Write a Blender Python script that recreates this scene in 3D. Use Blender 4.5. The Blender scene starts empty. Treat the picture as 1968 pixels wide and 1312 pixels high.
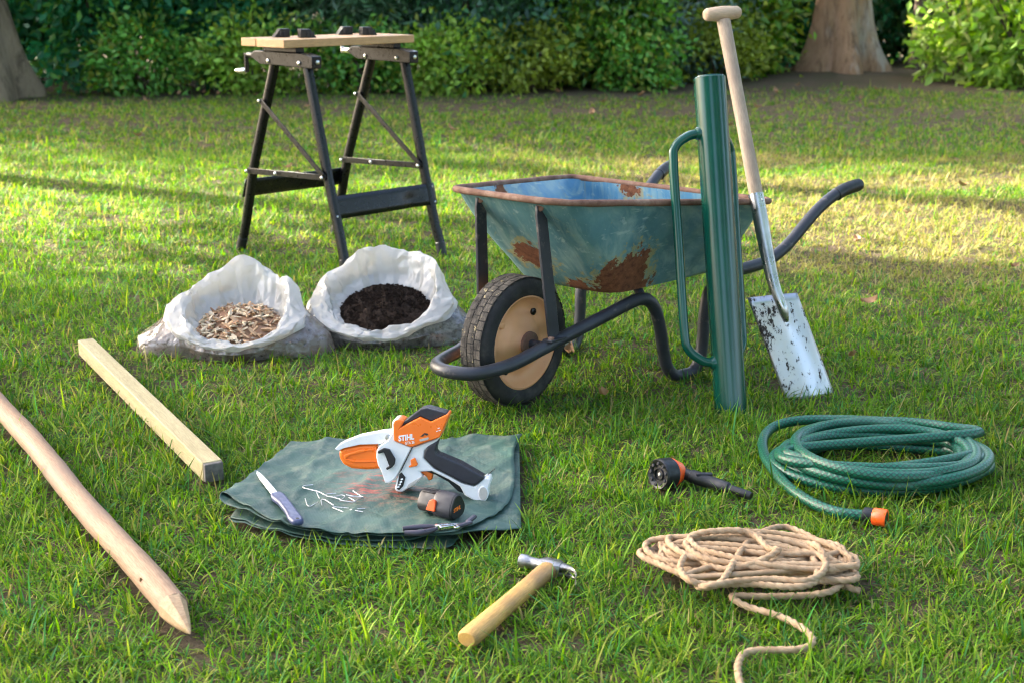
import bpy, math, random
import numpy as np
from mathutils import Vector, Matrix, Quaternion

random.seed(7)
RNG = np.random.default_rng(11)
SC = bpy.context.scene
COL = SC.collection
PI = math.pi

# ------------------------------------------------------------------ camera
CAM_H = 1.04
cam_d = bpy.data.cameras.new('camera')
cam_d.sensor_width = 36.0
cam_d.lens = 48.476
cam_d.clip_start = 0.05
cam_d.clip_end = 900.0
cam_d.dof.use_dof = True
cam_d.dof.focus_distance = 2.95
cam_d.dof.aperture_fstop = 6.3
cam = bpy.data.objects.new('camera', cam_d)
COL.objects.link(cam)
cam.location = (0, 0, CAM_H)
cam.rotation_euler = (math.radians(90 - 14.877), 0, 0)
SC.camera = cam

# ------------------------------------------------------------------ sky, sun, exposure
SUN_AZ = math.radians(-62)      # from the view direction, towards the left
SUN_EL = math.radians(32)
sun_dir = Vector((math.sin(SUN_AZ) * math.cos(SUN_EL), math.cos(SUN_AZ) * math.cos(SUN_EL), math.sin(SUN_EL)))
world = bpy.data.worlds.new('World')
SC.world = world
world.use_nodes = True
wn = world.node_tree
sky = wn.nodes.new('ShaderNodeTexSky')
sky.sky_type = 'NISHITA'
sky.sun_disc = False
sky.sun_elevation = SUN_EL
sky.sun_rotation = SUN_AZ % (2 * PI)
sky.air_density = 0.7
sky.dust_density = 4.5
sky.ozone_density = 0.4
bg = wn.nodes['Background']
bg.inputs['Strength'].default_value = 0.15
wn.links.new(sky.outputs[0], bg.inputs['Color'])
sun_l = bpy.data.lights.new('sun', 'SUN')
sun_l.energy = 4.4
sun_l.angle = math.radians(0.55)
sun_l.color = (1.0, 0.93, 0.80)
sun_o = bpy.data.objects.new('sun', sun_l)
COL.objects.link(sun_o)
sun_o.rotation_euler = sun_dir.to_track_quat('Z', 'Y').to_euler()
sun_o.location = (-10, 10, 14)
SC.view_settings.view_transform = 'Standard'
SC.view_settings.look = 'None'
SC.view_settings.gamma = 1.0
SC.view_settings.use_curve_mapping = False
SC.view_settings.exposure = 3.02
SC.view_settings.use_white_balance = True
SC.view_settings.white_balance_temperature = 6550
SC.view_settings.white_balance_tint = 8
SC.render.engine = 'CYCLES'
SC.cycles.use_denoising = True
try:
    SC.cycles.denoiser = 'OPENIMAGEDENOISE'
except Exception:
    pass
SC.cycles.filter_width = 1.15
SC.cycles.max_bounces = 7
SC.cycles.transparent_max_bounces = 6

# ------------------------------------------------------------------ helpers
def tag(o, label=None, cat=None, group=None, kind=None):
    if label: o['label'] = label
    if cat: o['category'] = cat
    if group: o['group'] = group
    if kind: o['kind'] = kind
    return o

def empty(name, loc=(0, 0, 0), rz=0.0):
    o = bpy.data.objects.new(name, None)
    o.empty_display_size = 0.05
    o.location = loc
    o.rotation_euler = (0, 0, rz)
    COL.objects.link(o)
    return o

def frames(path):
    """parallel-transport frames along a list of Vectors"""
    n = len(path)
    T = []
    for i in range(n):
        a = path[max(0, i - 1)]; b = path[min(n - 1, i + 1)]
        d = (b - a)
        T.append(d.normalized() if d.length > 1e-9 else Vector((0, 0, 1)))
    up = Vector((0, 0, 1)) if abs(T[0].z) < 0.9 else Vector((1, 0, 0))
    N = (up - T[0] * up.dot(T[0])).normalized()
    out = []
    for i in range(n):
        N = N - T[i] * N.dot(T[i])
        N = N.normalized() if N.length > 1e-9 else T[i].orthogonal().normalized()
        out.append((T[i], N, T[i].cross(N)))
    return out

def smooth(pts, per=8, closed=False):
    """Catmull-Rom through the points"""
    P = [Vector(p) for p in pts]
    n = len(P)
    out = []
    rng = n if closed else n - 1
    for i in range(rng):
        p1 = P[i]; p2 = P[(i + 1) % n]
        p0 = P[i - 1] if (i > 0 or closed) else p1 * 2 - p2
        p3 = P[(i + 2) % n] if (i + 2 < n or closed) else p2 * 2 - p1
        for k in range(per):
            t = k / per
            out.append(0.5 * ((2 * p1) + (p2 - p0) * t + (2 * p0 - 5 * p1 + 4 * p2 - p3) * t * t + (3 * p1 - p0 - 3 * p2 + p3) * t ** 3))
    if not closed: out.append(P[-1].copy())
    return out

class MB:
    def __init__(s):
        s.v = []; s.f = []; s.tc = {}
    def add(s, vs, fs, M=None):
        o = len(s.v)
        for p in vs:
            p = Vector(p)
            s.v.append(tuple(M @ p) if M else tuple(p))
        s.f += [tuple(i + o for i in f) for f in fs]
        return o
    def box(s, c, d, M=None):
        x, y, z = c; a, b, e = d[0] / 2, d[1] / 2, d[2] / 2
        vs = [(x + i * a, y + j * b, z + k * e) for k in (-1, 1) for j in (-1, 1) for i in (-1, 1)]
        s.add(vs, [(0, 2, 3, 1), (4, 5, 7, 6), (0, 1, 5, 4), (2, 6, 7, 3), (0, 4, 6, 2), (1, 3, 7, 5)], M)
        return s
    def loft(s, rings, cap0=True, cap1=True, closed=True, M=None):
        n = len(rings[0]); vs = [p for r in rings for p in r]; fs = []
        m = n if closed else n - 1
        for i in range(len(rings) - 1):
            for j in range(m):
                a = i * n + j; b = i * n + (j + 1) % n
                fs.append((a, b, b + n, a + n))
        if cap0: fs.append(tuple(range(n))[::-1])
        if cap1: fs.append(tuple((len(rings) - 1) * n + j for j in range(n)))
        return s.add(vs, fs, M)
    def tube(s, path, r, segs=12, caps=True, shape=None, tc=False, M=None):
        path = [Vector(p) for p in path]
        fr = frames(path); rings = []; L = 0.0; o0 = len(s.v)
        for i, p in enumerate(path):
            if i: L += (p - path[i - 1]).length
            rr = r[i] if isinstance(r, (list, tuple)) else r
            ring = []
            for j in range(segs):
                a = 2 * PI * j / segs
                k = shape(a, L) if shape else 1.0
                ring.append(p + (fr[i][1] * math.cos(a) + fr[i][2] * math.sin(a)) * rr * k)
                if tc: s.tc[o0 + i * segs + j] = (L, math.cos(a), math.sin(a))
            rings.append(ring)
        s.loft(rings, caps, caps, True, M)
        return s
    def lathe(s, prof, A, axis, segs=28, cap0=True, cap1=True, M=None):
        """prof: list of (distance along the axis, radius)"""
        A = Vector(A); T = Vector(axis).normalized(); N = T.orthogonal().normalized(); B = T.cross(N)
        rings = [[A + T * t + (N * math.cos(2 * PI * j / segs) + B * math.sin(2 * PI * j / segs)) * max(r, 1e-4) for j in range(segs)] for t, r in prof]
        s.loft(rings, cap0, cap1, True, M)
        return s
    def prism(s, poly, y0, y1, M=None):
        """polygon in (x, z), extruded along y"""
        A = sum(poly[i][0] * poly[(i + 1) % len(poly)][1] - poly[(i + 1) % len(poly)][0] * poly[i][1] for i in range(len(poly)))
        if A < 0: poly = poly[::-1]
        n = len(poly)
        vs = [(x, y0, z) for x, z in poly] + [(x, y1, z) for x, z in poly]
        fs = [tuple(range(n)), tuple(range(2 * n - 1, n - 1, -1))]
        fs += [(i, n + i, n + (i + 1) % n, (i + 1) % n) for i in range(n)]
        s.add(vs, fs, M)
        return s
    def grid(s, P):
        """P[i][j] points"""
        m = len(P[0]); vs = [p for r in P for p in r]
        fs = [(i * m + j, i * m + j + 1, (i + 1) * m + j + 1, (i + 1) * m + j) for i in range(len(P) - 1) for j in range(m - 1)]
        s.add(vs, fs)
        return s
    def build(s, name, mat, parent=None, smooth_deg=35, bevel=0, segs=2, solid=0, sub=0, label=None, fix=True):
        me = bpy.data.meshes.new(name)
        me.from_pydata(s.v, [], s.f)
        if fix:
            import bmesh
            bm = bmesh.new(); bm.from_mesh(me)
            bmesh.ops.recalc_face_normals(bm, faces=bm.faces)
            bm.to_mesh(me); bm.free()
        if s.tc:
            at = me.attributes.new('tc', 'FLOAT_VECTOR', 'POINT')
            arr = np.zeros((len(s.v), 3), np.float32)
            for k, val in s.tc.items(): arr[k] = val
            at.data.foreach_set('vector', arr.ravel())
        me.materials.append(mat)
        if smooth_deg:
            me.polygons.foreach_set('use_smooth', [True] * len(me.polygons))
            me.set_sharp_from_angle(angle=math.radians(smooth_deg))
        o = bpy.data.objects.new(name, me)
        COL.objects.link(o)
        if parent: o.parent = parent
        if solid:
            m = o.modifiers.new('solid', 'SOLIDIFY'); m.thickness = solid; m.offset = 0
        if sub:
            m = o.modifiers.new('sub', 'SUBSURF'); m.levels = sub; m.render_levels = sub
        if bevel:
            m = o.modifiers.new('bevel', 'BEVEL'); m.width = bevel; m.segments = segs; m.limit_method = 'ANGLE'; m.angle_limit = math.radians(32)
            m.harden_normals = False
        if label: o['label'] = label
        return o

def np_mesh(name, V, F, mat, tint=None, smooth_shade=False, parent=None):
    """big meshes straight from numpy; F is (n, k) with one face size, or a list of such arrays"""
    Fs = F if isinstance(F, list) else [F]
    me = bpy.data.meshes.new(name)
    nl = sum(f.size for f in Fs); nf = sum(len(f) for f in Fs)
    me.vertices.add(len(V)); me.loops.add(nl); me.polygons.add(nf)
    me.vertices.foreach_set('co', np.asarray(V, np.float32).ravel())
    me.loops.foreach_set('vertex_index', np.concatenate([f.ravel() for f in Fs]).astype(np.int32))
    st = []; tot = 0
    for f in Fs:
        st.append(tot + np.arange(len(f)) * f.shape[1]); tot += f.size
    me.polygons.foreach_set('loop_start', np.concatenate(st).astype(np.int32))
    if tint is not None:
        at = me.attributes.new('tint', 'FLOAT_COLOR', 'POINT')
        c = np.ones((len(V), 4), np.float32); c[:, :3] = tint
        at.data.foreach_set('color', c.ravel())
    me.update(calc_edges=True)
    if smooth_shade: me.polygons.foreach_set('use_smooth', [True] * nf)
    me.materials.append(mat)
    o = bpy.data.objects.new(name, me)
    COL.objects.link(o)
    if parent: o.parent = parent
    return o

def vnoise(x, y, seed=0):
    """smooth value noise, numpy, 0..1"""
    x = np.asarray(x, float); y = np.asarray(y, float)
    xi = np.floor(x); yi = np.floor(y); fx = x - xi; fy = y - yi
    fx = fx * fx * (3 - 2 * fx); fy = fy * fy * (3 - 2 * fy)
    def h(a, b):
        s = np.sin(a * 127.1 + b * 311.7 + seed * 74.7) * 43758.5453
        return s - np.floor(s)
    return (h(xi, yi) * (1 - fx) + h(xi + 1, yi) * fx) * (1 - fy) + (h(xi, yi + 1) * (1 - fx) + h(xi + 1, yi + 1) * fx) * fy
def fbm(x, y, seed=0, oct=3):
    r = 0; a = 0.5; t = 0
    for k in range(oct):
        r = r + a * vnoise(np.asarray(x) * 2 ** k, np.asarray(y) * 2 ** k, seed + k * 9); t += a; a *= 0.5
    return r / t
def sstep(x, a, b):
    t = np.clip((np.asarray(x, float) - a) / (b - a), 0, 1)
    return t * t * (3 - 2 * t)

# ------------------------------------------------------------------ materials
class NT:
    def __init__(s, name):
        s.m = bpy.data.materials.new(name); s.m.use_nodes = True
        s.t = s.m.node_tree; s.b = s.t.nodes['Principled BSDF']; s.out = s.t.nodes['Material Output']
        s._co = None
    def n(s, typ, **kw):
        nd = s.t.nodes.new('ShaderNode' + typ)
        for k, v in kw.items():
            setattr(nd, k, v)
        return nd
    def l(s, a, b): s.t.links.new(a, b)
    def co(s, scale=(1, 1, 1)):
        if s._co is None: s._co = s.n('TexCoord').outputs['Object']
        if tuple(scale) == (1, 1, 1): return s._co
        mp = s.n('Mapping'); mp.inputs['Scale'].default_value = scale
        s.l(s._co, mp.inputs['Vector']); return mp.outputs[0]
    def noise(s, scale=10, detail=4, rough=0.55, stretch=(1, 1, 1), dist=0.0):
        nd = s.n('TexNoise'); nd.inputs['Scale'].default_value = scale; nd.inputs['Detail'].default_value = detail
        nd.inputs['Roughness'].default_value = rough; nd.inputs['Distortion'].default_value = dist
        s.l(s.co(stretch), nd.inputs['Vector']); return nd.outputs['Fac']
    def ramp(s, fac, stops, interp='LINEAR'):
        r = s.n('ValToRGB'); e = r.color_ramp.elements; r.color_ramp.interpolation = interp
        while len(e) < len(stops): e.new(0.5)
        for el, (p, c) in zip(e, stops):
            el.position = p
            el.color = (c, c, c, 1) if not isinstance(c, (tuple, list)) else (*c, 1)
        s.l(fac, r.inputs[0]); return r.outputs[0]
    def mix(s, fac, a, b, typ='MIX'):
        m = s.n('Mix', data_type='RGBA', blend_type=typ)
        for inp, val in ((m.inputs[0], fac), (m.inputs[6], a), (m.inputs[7], b)):
            if isinstance(val, (int, float)): inp.default_value = val
            elif isinstance(val, (tuple, list)): inp.default_value = (*val, 1)
            else: s.l(val, inp)
        return m.outputs[2]
    def math(s, op, a, b=0.0, clamp=False):
        m = s.n('Math', operation=op); m.use_clamp = clamp
        for inp, val in zip(m.inputs, (a, b)):
            if isinstance(val, (int, float)): inp.default_value = val
            else: s.l(val, inp)
        return m.outputs[0]
    def set(s, **kw):
        names = dict(col='Base Color', rough='Roughness', metal='Metallic', spec='Specular IOR Level', coat='Coat Weight', coatr='Coat Roughness', trans='Transmission Weight', alpha='Alpha')
        for k, v in kw.items():
            inp = s.b.inputs[names[k]]
            if isinstance(v, (int, float)): inp.default_value = v
            elif isinstance(v, (tuple, list)): inp.default_value = (*v, 1)
            else: s.l(v, inp)
        return s
    def bump(s, h, strength=0.3, dist=0.002):
        b = s.n('Bump'); b.inputs['Strength'].default_value = strength; b.inputs['Distance'].default_value = dist
        s.l(h, b.inputs['Height']); s.l(b.outputs[0], s.b.inputs['Normal']); return s
    def sphere_mask(s, c, r):
        """1 near a point of the object's own space, falling to 0 at r (place of a stain)"""
        d = s.n('VectorMath', operation='DISTANCE'); s.l(s.co(), d.inputs[0]); d.inputs[1].default_value = c
        return s.math('SUBTRACT', 1.0, s.math('DIVIDE', d.outputs['Value'], r), True)

def simple(name, col, rough=0.5, metal=0.0, var=0.18, scale=25, bump=0.0, bscale=150, spec=0.5, rvar=0.15, coat=0.0):
    t = NT(name)
    nz = t.noise(scale, 5)
    lo = tuple(c * (1 - var) for c in col); hi = tuple(min(1, c * (1 + var)) for c in col)
    t.set(col=t.ramp(nz, [(0.3, lo), (0.7, hi)]), metal=metal, spec=spec, coat=coat,
          rough=t.ramp(t.noise(scale * 2.3, 4), [(0.3, max(0.02, rough - rvar)), (0.7, min(1, rough + rvar))]))
    if bump: t.bump(t.noise(bscale, 4), bump, 0.001)
    return t.m

def wood(name, light, dark, axis=0, ring=60, rough=0.65, knots=True, stain=None):
    t = NT(name)
    st = [14, 14, 14]; st[axis] = 0.9
    g = t.noise(ring / 14, 6, 0.6, tuple(st), 0.6)
    c = t.ramp(g, [(0.28, dark), (0.5, tuple((a + b) / 2 for a, b in zip(light, dark))), (0.62, light), (0.8, tuple(x * 0.9 for x in light))])
    fine = t.noise(ring, 3, 0.6, tuple(st))
    c = t.mix(0.5, c, t.ramp(fine, [(0.35, tuple(x * 0.75 for x in dark)), (0.65, tuple(min(1, x * 1.1) for x in light))]))
    if knots:
        st2 = [1, 1, 1]; st2[axis] = 0.45
        v = t.n('TexVoronoi'); v.inputs['Scale'].default_value = 11
        t.l(t.co(tuple(st2)), v.inputs['Vector'])
        k = t.ramp(v.outputs['Distance'], [(0.10, 1.0), (0.17, 0.0)])
        c = t.mix(t.math('MULTIPLY', k, 0.7), c, tuple(x * 0.4 for x in dark))
    if stain:
        c = t.mix(t.math('MULTIPLY', t.ramp(t.noise(6, 5), [(0.48, 0.0), (0.66, 1.0)]), 0.75), c, stain)
    t.set(col=c, rough=rough, spec=0.3)
    t.bump(t.math('ADD', fine, t.math('MULTIPLY', g, 0.8)), 0.5, 0.0016)
    return t.m

def leafy(name, rough=0.45, trans=0.35, spec=0.4):
    t = NT(name)
    a = t.n('Attribute'); a.attribute_name = 'tint'
    t.set(col=a.outputs['Color'], rough=rough, spec=spec)
    tr = t.n('BsdfTranslucent')
    hs = t.n('HueSaturation'); hs.inputs['Saturation'].default_value = 1.15; hs.inputs['Value'].default_value = 1.55
    t.l(a.outputs['Color'], hs.inputs['Color']); t.l(hs.outputs[0], tr.inputs['Color'])
    mx = t.n('MixShader'); mx.inputs[0].default_value = trans
    t.l(t.b.outputs[0], mx.inputs[1]); t.l(tr.outputs[0], mx.inputs[2]); t.l(mx.outputs[0], t.out.inputs['Surface'])
    return t.m

M = {}
M['grass'] = leafy('grass_blades', 0.55, 0.42, 0.12)
M['leaf'] = leafy('foliage', 0.40, 0.32, 0.32)
M['dryleaf'] = simple('dry_leaf', (0.30, 0.16, 0.07), 0.7, 0, 0.35, 60)

# ground: brown soil with olive thatch
t = NT('soil')
c = t.ramp(t.noise(1.3, 6, 0.6), [(0.3, (0.070, 0.047, 0.030)), (0.7, (0.125, 0.086, 0.056))])
c = t.mix(t.ramp(t.noise(4.0, 6, 0.65), [(0.42, 0.0), (0.62, 0.75)]), c, (0.055, 0.07, 0.022))
c = t.mix(0.5, c, t.ramp(t.noise(90, 5, 0.7), [(0.3, (0.04, 0.03, 0.02)), (0.7, (0.17, 0.125, 0.085))]))
t.set(col=c, rough=0.95, spec=0.1).bump(t.noise(70, 6, 0.7), 0.8, 0.02)
M['soil'] = t.m

# ------------------------------------------------------------------ ground
def ground_z(x, y):
    """level lawn with a low mound at the foot of the right-hand tree"""
    x = np.asarray(x, float); y = np.asarray(y, float)
    d = np.sqrt(((x - 3.4) / 1.9) ** 2 + ((y - 14.3) / 1.6) ** 2)
    z = 0.10 * np.exp(-d * d)
    far = sstep(y, 5.5, 8.5)
    return z + far * 0.035 * (fbm(x * 0.9, y * 0.9, 3) - 0.5)
gx = np.concatenate([[-400, -150, -60, -25, -14], np.linspace(-9, 9, 91), [14, 25, 60, 150, 400]])
gy = np.concatenate([[-400, -150, -60, -25, -8], np.linspace(-2, 20, 111), [26, 40, 80, 170, 400]])
GX, GY = np.meshgrid(gx, gy)
V = np.stack([GX, GY, ground_z(GX, GY)], -1).reshape(-1, 3)
nx = len(gx); ii, jj = np.meshgrid(np.arange(len(gy) - 1), np.arange(nx - 1), indexing='ij')
a = (ii * nx + jj).ravel()
ground = np_mesh('ground', V, np.stack([a, a + 1, a + nx + 1, a + nx], 1), M['soil'], smooth_shade=True)
tag(ground, kind='structure')

# ------------------------------------------------------------------ trees and shrubs
def rand_dirs(n, rng=RNG):
    d = rng.normal(size=(n, 3)); return d / np.linalg.norm(d, axis=1, keepdims=True)

def leaves(name, pos, dirs, size, tint, parent, aspect=0.5, mat='leaf'):
    n = len(pos)
    r = rand_dirs(n)
    side = np.cross(dirs, r); side /= np.linalg.norm(side, axis=1, keepdims=True) + 1e-9
    nor = np.cross(side, dirs)
    s = size[:, None]
    mid = pos + dirs * s * 0.45
    V = np.stack([pos, mid + side * s * aspect / 2 + nor * s * 0.10, pos + dirs * s + nor * s * RNG.uniform(-0.15, 0.1, (n, 1)), mid - side * s * aspect / 2 + nor * s * 0.10], 1).reshape(-1, 3)
    b = np.arange(n) * 4
    F = np.concatenate([np.stack([b, b + 1, b + 2], 1), np.stack([b, b + 2, b + 3], 1)])
    return np_mesh(name, V, F, M[mat], np.repeat(tint, 4, axis=0), parent=parent)

def crown_points(n, c, rad, clumps, spread, shell=0.55, zmin=None):
    """leaf positions gathered in clumps spread through an ellipsoid"""
    c = np.array(c); rad = np.array(rad)
    d = rand_dirs(clumps); k = RNG.uniform(shell, 1.0, (clumps, 1))
    cc = c + d * k * rad
    which = RNG.integers(0, clumps, n)
    cs = RNG.uniform(0.6, 1.35, clumps)
    p = cc[which] + RNG.normal(size=(n, 3)) * spread * cs[which][:, None]
    out = (p - c) / rad
    dirs = out / (np.linalg.norm(out, axis=1, keepdims=True) + 1e-6) * 0.6 + rand_dirs(n) * 0.9 + np.array([0, 0, -0.15])
    dirs /= np.linalg.norm(dirs, axis=1, keepdims=True)
    if zmin is not None:
        k = p[:, 2] > zmin; p, dirs, which = p[k], dirs[k], which[k]
    return p, dirs, which

def tints(which, n, base, var=0.25, alt=None, altp=0.2):
    m = int(which.max()) + 1
    cl = RNG.uniform(1 - var, 1 + var, (m, 1))
    t = 1.18 * np.array(base)[None, :] * cl[which] * RNG.uniform(0.75, 1.25, (n, 1))
    if alt is not None:
        k = RNG.random(n) < altp
        t[k] = np.array(alt) * RNG.uniform(0.7, 1.25, (k.sum(), 1))
    return t

def bark(name, a, b, patch=None):
    t = NT(name)
    n1 = t.noise(3.4, 7, 0.7, (1, 1, 0.35), 1.0)
    c = t.ramp(n1, [(0.3, a), (0.68, b)])
    if patch:
        c = t.mix(t.ramp(t.noise(2.2, 4, 0.6, (1.6, 1.6, 0.4)), [(0.54, 0.0), (0.64, 0.6)]), c, patch)
    c = t.mix(t.ramp(t.noise(10, 6, 0.75, (1, 1, 0.3), 0.6), [(0.50, 0.0), (0.66, 0.75)]), c, tuple(x * 0.38 for x in a))
    t.set(col=c, rough=0.9, spec=0.2).bump(t.noise(12, 7, 0.75, (1, 1, 0.35)), 1.0, 0.06)
    return t.m
M['bark_pale'] = bark('bark_pale', (0.30, 0.17, 0.09), (0.52, 0.32, 0.18), (0.54, 0.49, 0.40))
M['bark_brown'] = bark('bark_brown', (0.22, 0.16, 0.09), (0.40, 0.30, 0.18))
M['stem'] = bark('shrub_stem', (0.10, 0.07, 0.05), (0.19, 0.14, 0.10))

def trunk_mesh(name, mat, parent, r, h, flare, lobes, lean=(0, 0), seed=0, limbs=5, rt=0.6, z0=-0.15):
    rnd = random.Random(seed); mb = MB(); rings = []
    ph = [rnd.uniform(0, 6.28) for _ in range(4)]
    zs = [0, .08, .18, .32, .5, .75, 1.1, 1.6, 2.3, 3.2, 4.2, h]
    for z in zs:
        f = flare * math.exp(-z / 0.32)
        rr = r * (1 - (1 - rt) * z / h)
        ring = []
        for j in range(48):
            a = 2 * PI * j / 48
            lob = 0.055 * math.cos(lobes * a + ph[0]) + 0.04 * math.cos((lobes + 2) * a + ph[1] + z) + 0.022 * math.sin(9 * a + ph[2] + 2 * z) + 0.014 * math.sin(17 * a + ph[3] - 3 * z)
            k = rr * (1 + lob * (0.7 + 1.5 * math.exp(-z / 0.5))) + f * (0.60 + 0.32 * math.cos(lobes * a + ph[0]) + 0.12 * math.sin(11 * a + ph[1]))
            ring.append((lean[0] * z + k * math.cos(a), lean[1] * z + k * math.sin(a), z + (z0 if z == 0 else 0)))
        rings.append(ring)
    mb.loft(rings)
    for i in range(limbs):
        a = 2 * PI * i / max(1, limbs) + rnd.uniform(-.4, .4); zb = h - rnd.uniform(0.1, 1.3)
        p = Vector((lean[0] * zb, lean[1] * zb, zb)); L = rnd.uniform(1.8, 3.0)
        pts = [p, p + Vector((math.cos(a) * L * .35, math.sin(a) * L * .35, L * .45)), p + Vector((math.cos(a) * L * .8, math.sin(a) * L * .8, L * .75)), p + Vector((math.cos(a) * L * 1.2, math.sin(a) * L * 1.2, L * 1.15))]
        pth = smooth(pts, 4)
        mb.tube(pth, [r * rt * 0.5 * (1 - 0.85 * q / (len(pth) - 1)) for q in range(len(pth))], 8)
    return mb.build(name, mat, parent, 60)

def tree(label, loc, r, h, flare, lobes, mat, crown_c, crown_r, nleaf, leafsize, base, clumps=60, spread=0.5, lean=(0, 0), seed=0, alt=None, shell=0.45):
    e = empty('tree', loc)
    tag(e, label, 'tree', 'trees around the lawn')
    trunk_mesh('trunk', M[mat], e, r, h, flare, lobes, lean, seed)
    p, d, w = crown_points(nleaf, crown_c, crown_r, clumps, spread, shell, 1.9)
    leaves('crown', p, d, RNG.uniform(0.7, 1.3, len(p)) * leafsize, tints(w, len(p), base, 0.3, alt), e, 0.6)
    return e

tree('thick pale-barked tree with flared roots at the right of the hedge', (3.36, 14.35, 0.06), 0.255, 5.6, 0.30, 5, 'bark_pale', (0.4, 0.6, 8.2), (3.2, 3.0, 2.6), 9000, 0.16, (0.055, 0.10, 0.022), 55, 0.55, (-0.02, 0.01), 3)
tree('brown tree trunk leaning at the left edge of the lawn', (-4.62, 12.2, 0), 0.34, 6.5, 0.20, 4, 'bark_brown', (-1.0, 0.6, 11.2), (3.0, 3.0, 2.6), 9000, 0.16, (0.05, 0.10, 0.02), 55, 0.55, (-0.13, 0.03), 5)
# the tree left of the picture whose crown shades the tools
tree('broad shade tree standing left of the lawn, outside the picture', (-9.5, 7.0, 0), 0.30, 4.6, 0.16, 5, 'bark_brown', (0.7, 0.3, 6.3), (3.3, 2.75, 1.7), 20000, 0.17, (0.05, 0.11, 0.022), 90, 0.5, (0.02, 0.0), 8)

for x, y, r, lb in ((-5.6, 8.75, 0.15, 'slender tree left of the picture, nearest the lawn'), (-6.9, 11.2, 0.18, 'slender tree left of the picture, nearer the hedge')):
    tree(lb, (x, y, 0), r, 7.0, 0.08, 4, 'bark_brown', (0.2, 0, 9.8), (1.9, 1.9, 1.5), 4500, 0.17, (0.05, 0.10, 0.02), 40, 0.45, (0.0, 0.0), int(-x * 10))
# tall trees behind the hedge and on the other sides of the lawn, whose shade and reflections reach the picture
AROUND = [(-14.0, 15.8, 0, 'behind the hedge, farthest left'), (-11.2, 16.6, 0, 'behind the hedge, second from the left'), (-8.5, 16.2, 0, 'behind the hedge, third from the left'), (-5.9, 16.9, 0, 'behind the hedge, fourth from the left'), (3.6, 18.6, 0, 'behind the hedge beyond the pale tree'), (6.6, 18.0, 0, 'behind the hedge at the far right'),
          (-7.2, -4.6, 1, 'behind the camera on the left'), (-4.2, -7.2, 1, 'behind the camera, left of the gap'), (4.0, -7.0, 1, 'behind the camera, right of the gap'), (7.6, -3.0, 1, 'behind the camera on the far right'), (9.6, 2.6, 1, 'on the right of the lawn outside the picture'), (9.8, 8.6, 1, 'on the right of the lawn beyond the picture edge')]
for k, (x, y, big, lb) in enumerate(AROUND):
    tree('tall green tree ' + lb, (x, y, 0), 0.2, 3.2, 0.10, 4, 'bark_brown', (0, 0, 5.0 if big else 6.6), (1.75, 1.6, 4.1) if not big else (2.7, 2.4, 4.4), 6500 if not big else 5600, 0.24 if not big else 0.30, (0.045, 0.095, 0.02), 55, 0.5, (0, 0), 20 + k, None, 0.3)

def shrub(name, label, loc, rad, nleaf, leafsize, base, clumps, spread, alt=None, altp=0.2, aspect=0.5, stems=5, group='shrubs along the hedge', zc=None, var=0.3, flowers=0, lift='leaf'):
    e = empty(name, loc)
    tag(e, label, 'shrub', group)
    mb = MB(); rnd = random.Random(int(loc[0] * 97 + loc[1] * 31))
    for i in range(stems):
        a = rnd.uniform(0, 2 * PI); q = rnd.uniform(.25, .7)
        top = Vector((math.cos(a) * rad[0] * q, math.sin(a) * rad[1] * q, rad[2] * rnd.uniform(1.0, 1.6)))
        pth = smooth([(rnd.uniform(-.08, .08), rnd.uniform(-.08, .08), -0.05), top * 0.4 + Vector((rnd.uniform(-.06, .06), 0, 0)), top], 4)
        mb.tube(pth, [0.022 * (1 - 0.7 * k / (len(pth) - 1)) for k in range(len(pth))], 6)
    mb.build('stem', M['stem'], e, 60)
    p, d, w = crown_points(nleaf, (0, 0, zc if zc else rad[2] * 0.95), rad, clumps, spread, 0.5, 0.02)
    leaves('foliage', p, d, RNG.uniform(0.65, 1.35, len(p)) * leafsize, tints(w, len(p), base, var, alt, altp), e, aspect, lift)
    if flowers:
        k = RNG.choice(len(p), flowers, replace=False)
        k = k[(p[k, 1] < -rad[1] * 0.3)]
        for fp in p[k][:16]:
            q = np.repeat(fp[None], 5, axis=0); dd = rand_dirs(5) * 0.7 + np.array([0, -0.6, 0.2]); dd /= np.linalg.norm(dd, axis=1, keepdims=True)
            leaves('flower', q, dd, np.full(5, 0.036), np.tile(np.array([[0.8, 0.8, 0.78]]), (5, 1)), e, 0.8)
    return e

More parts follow.
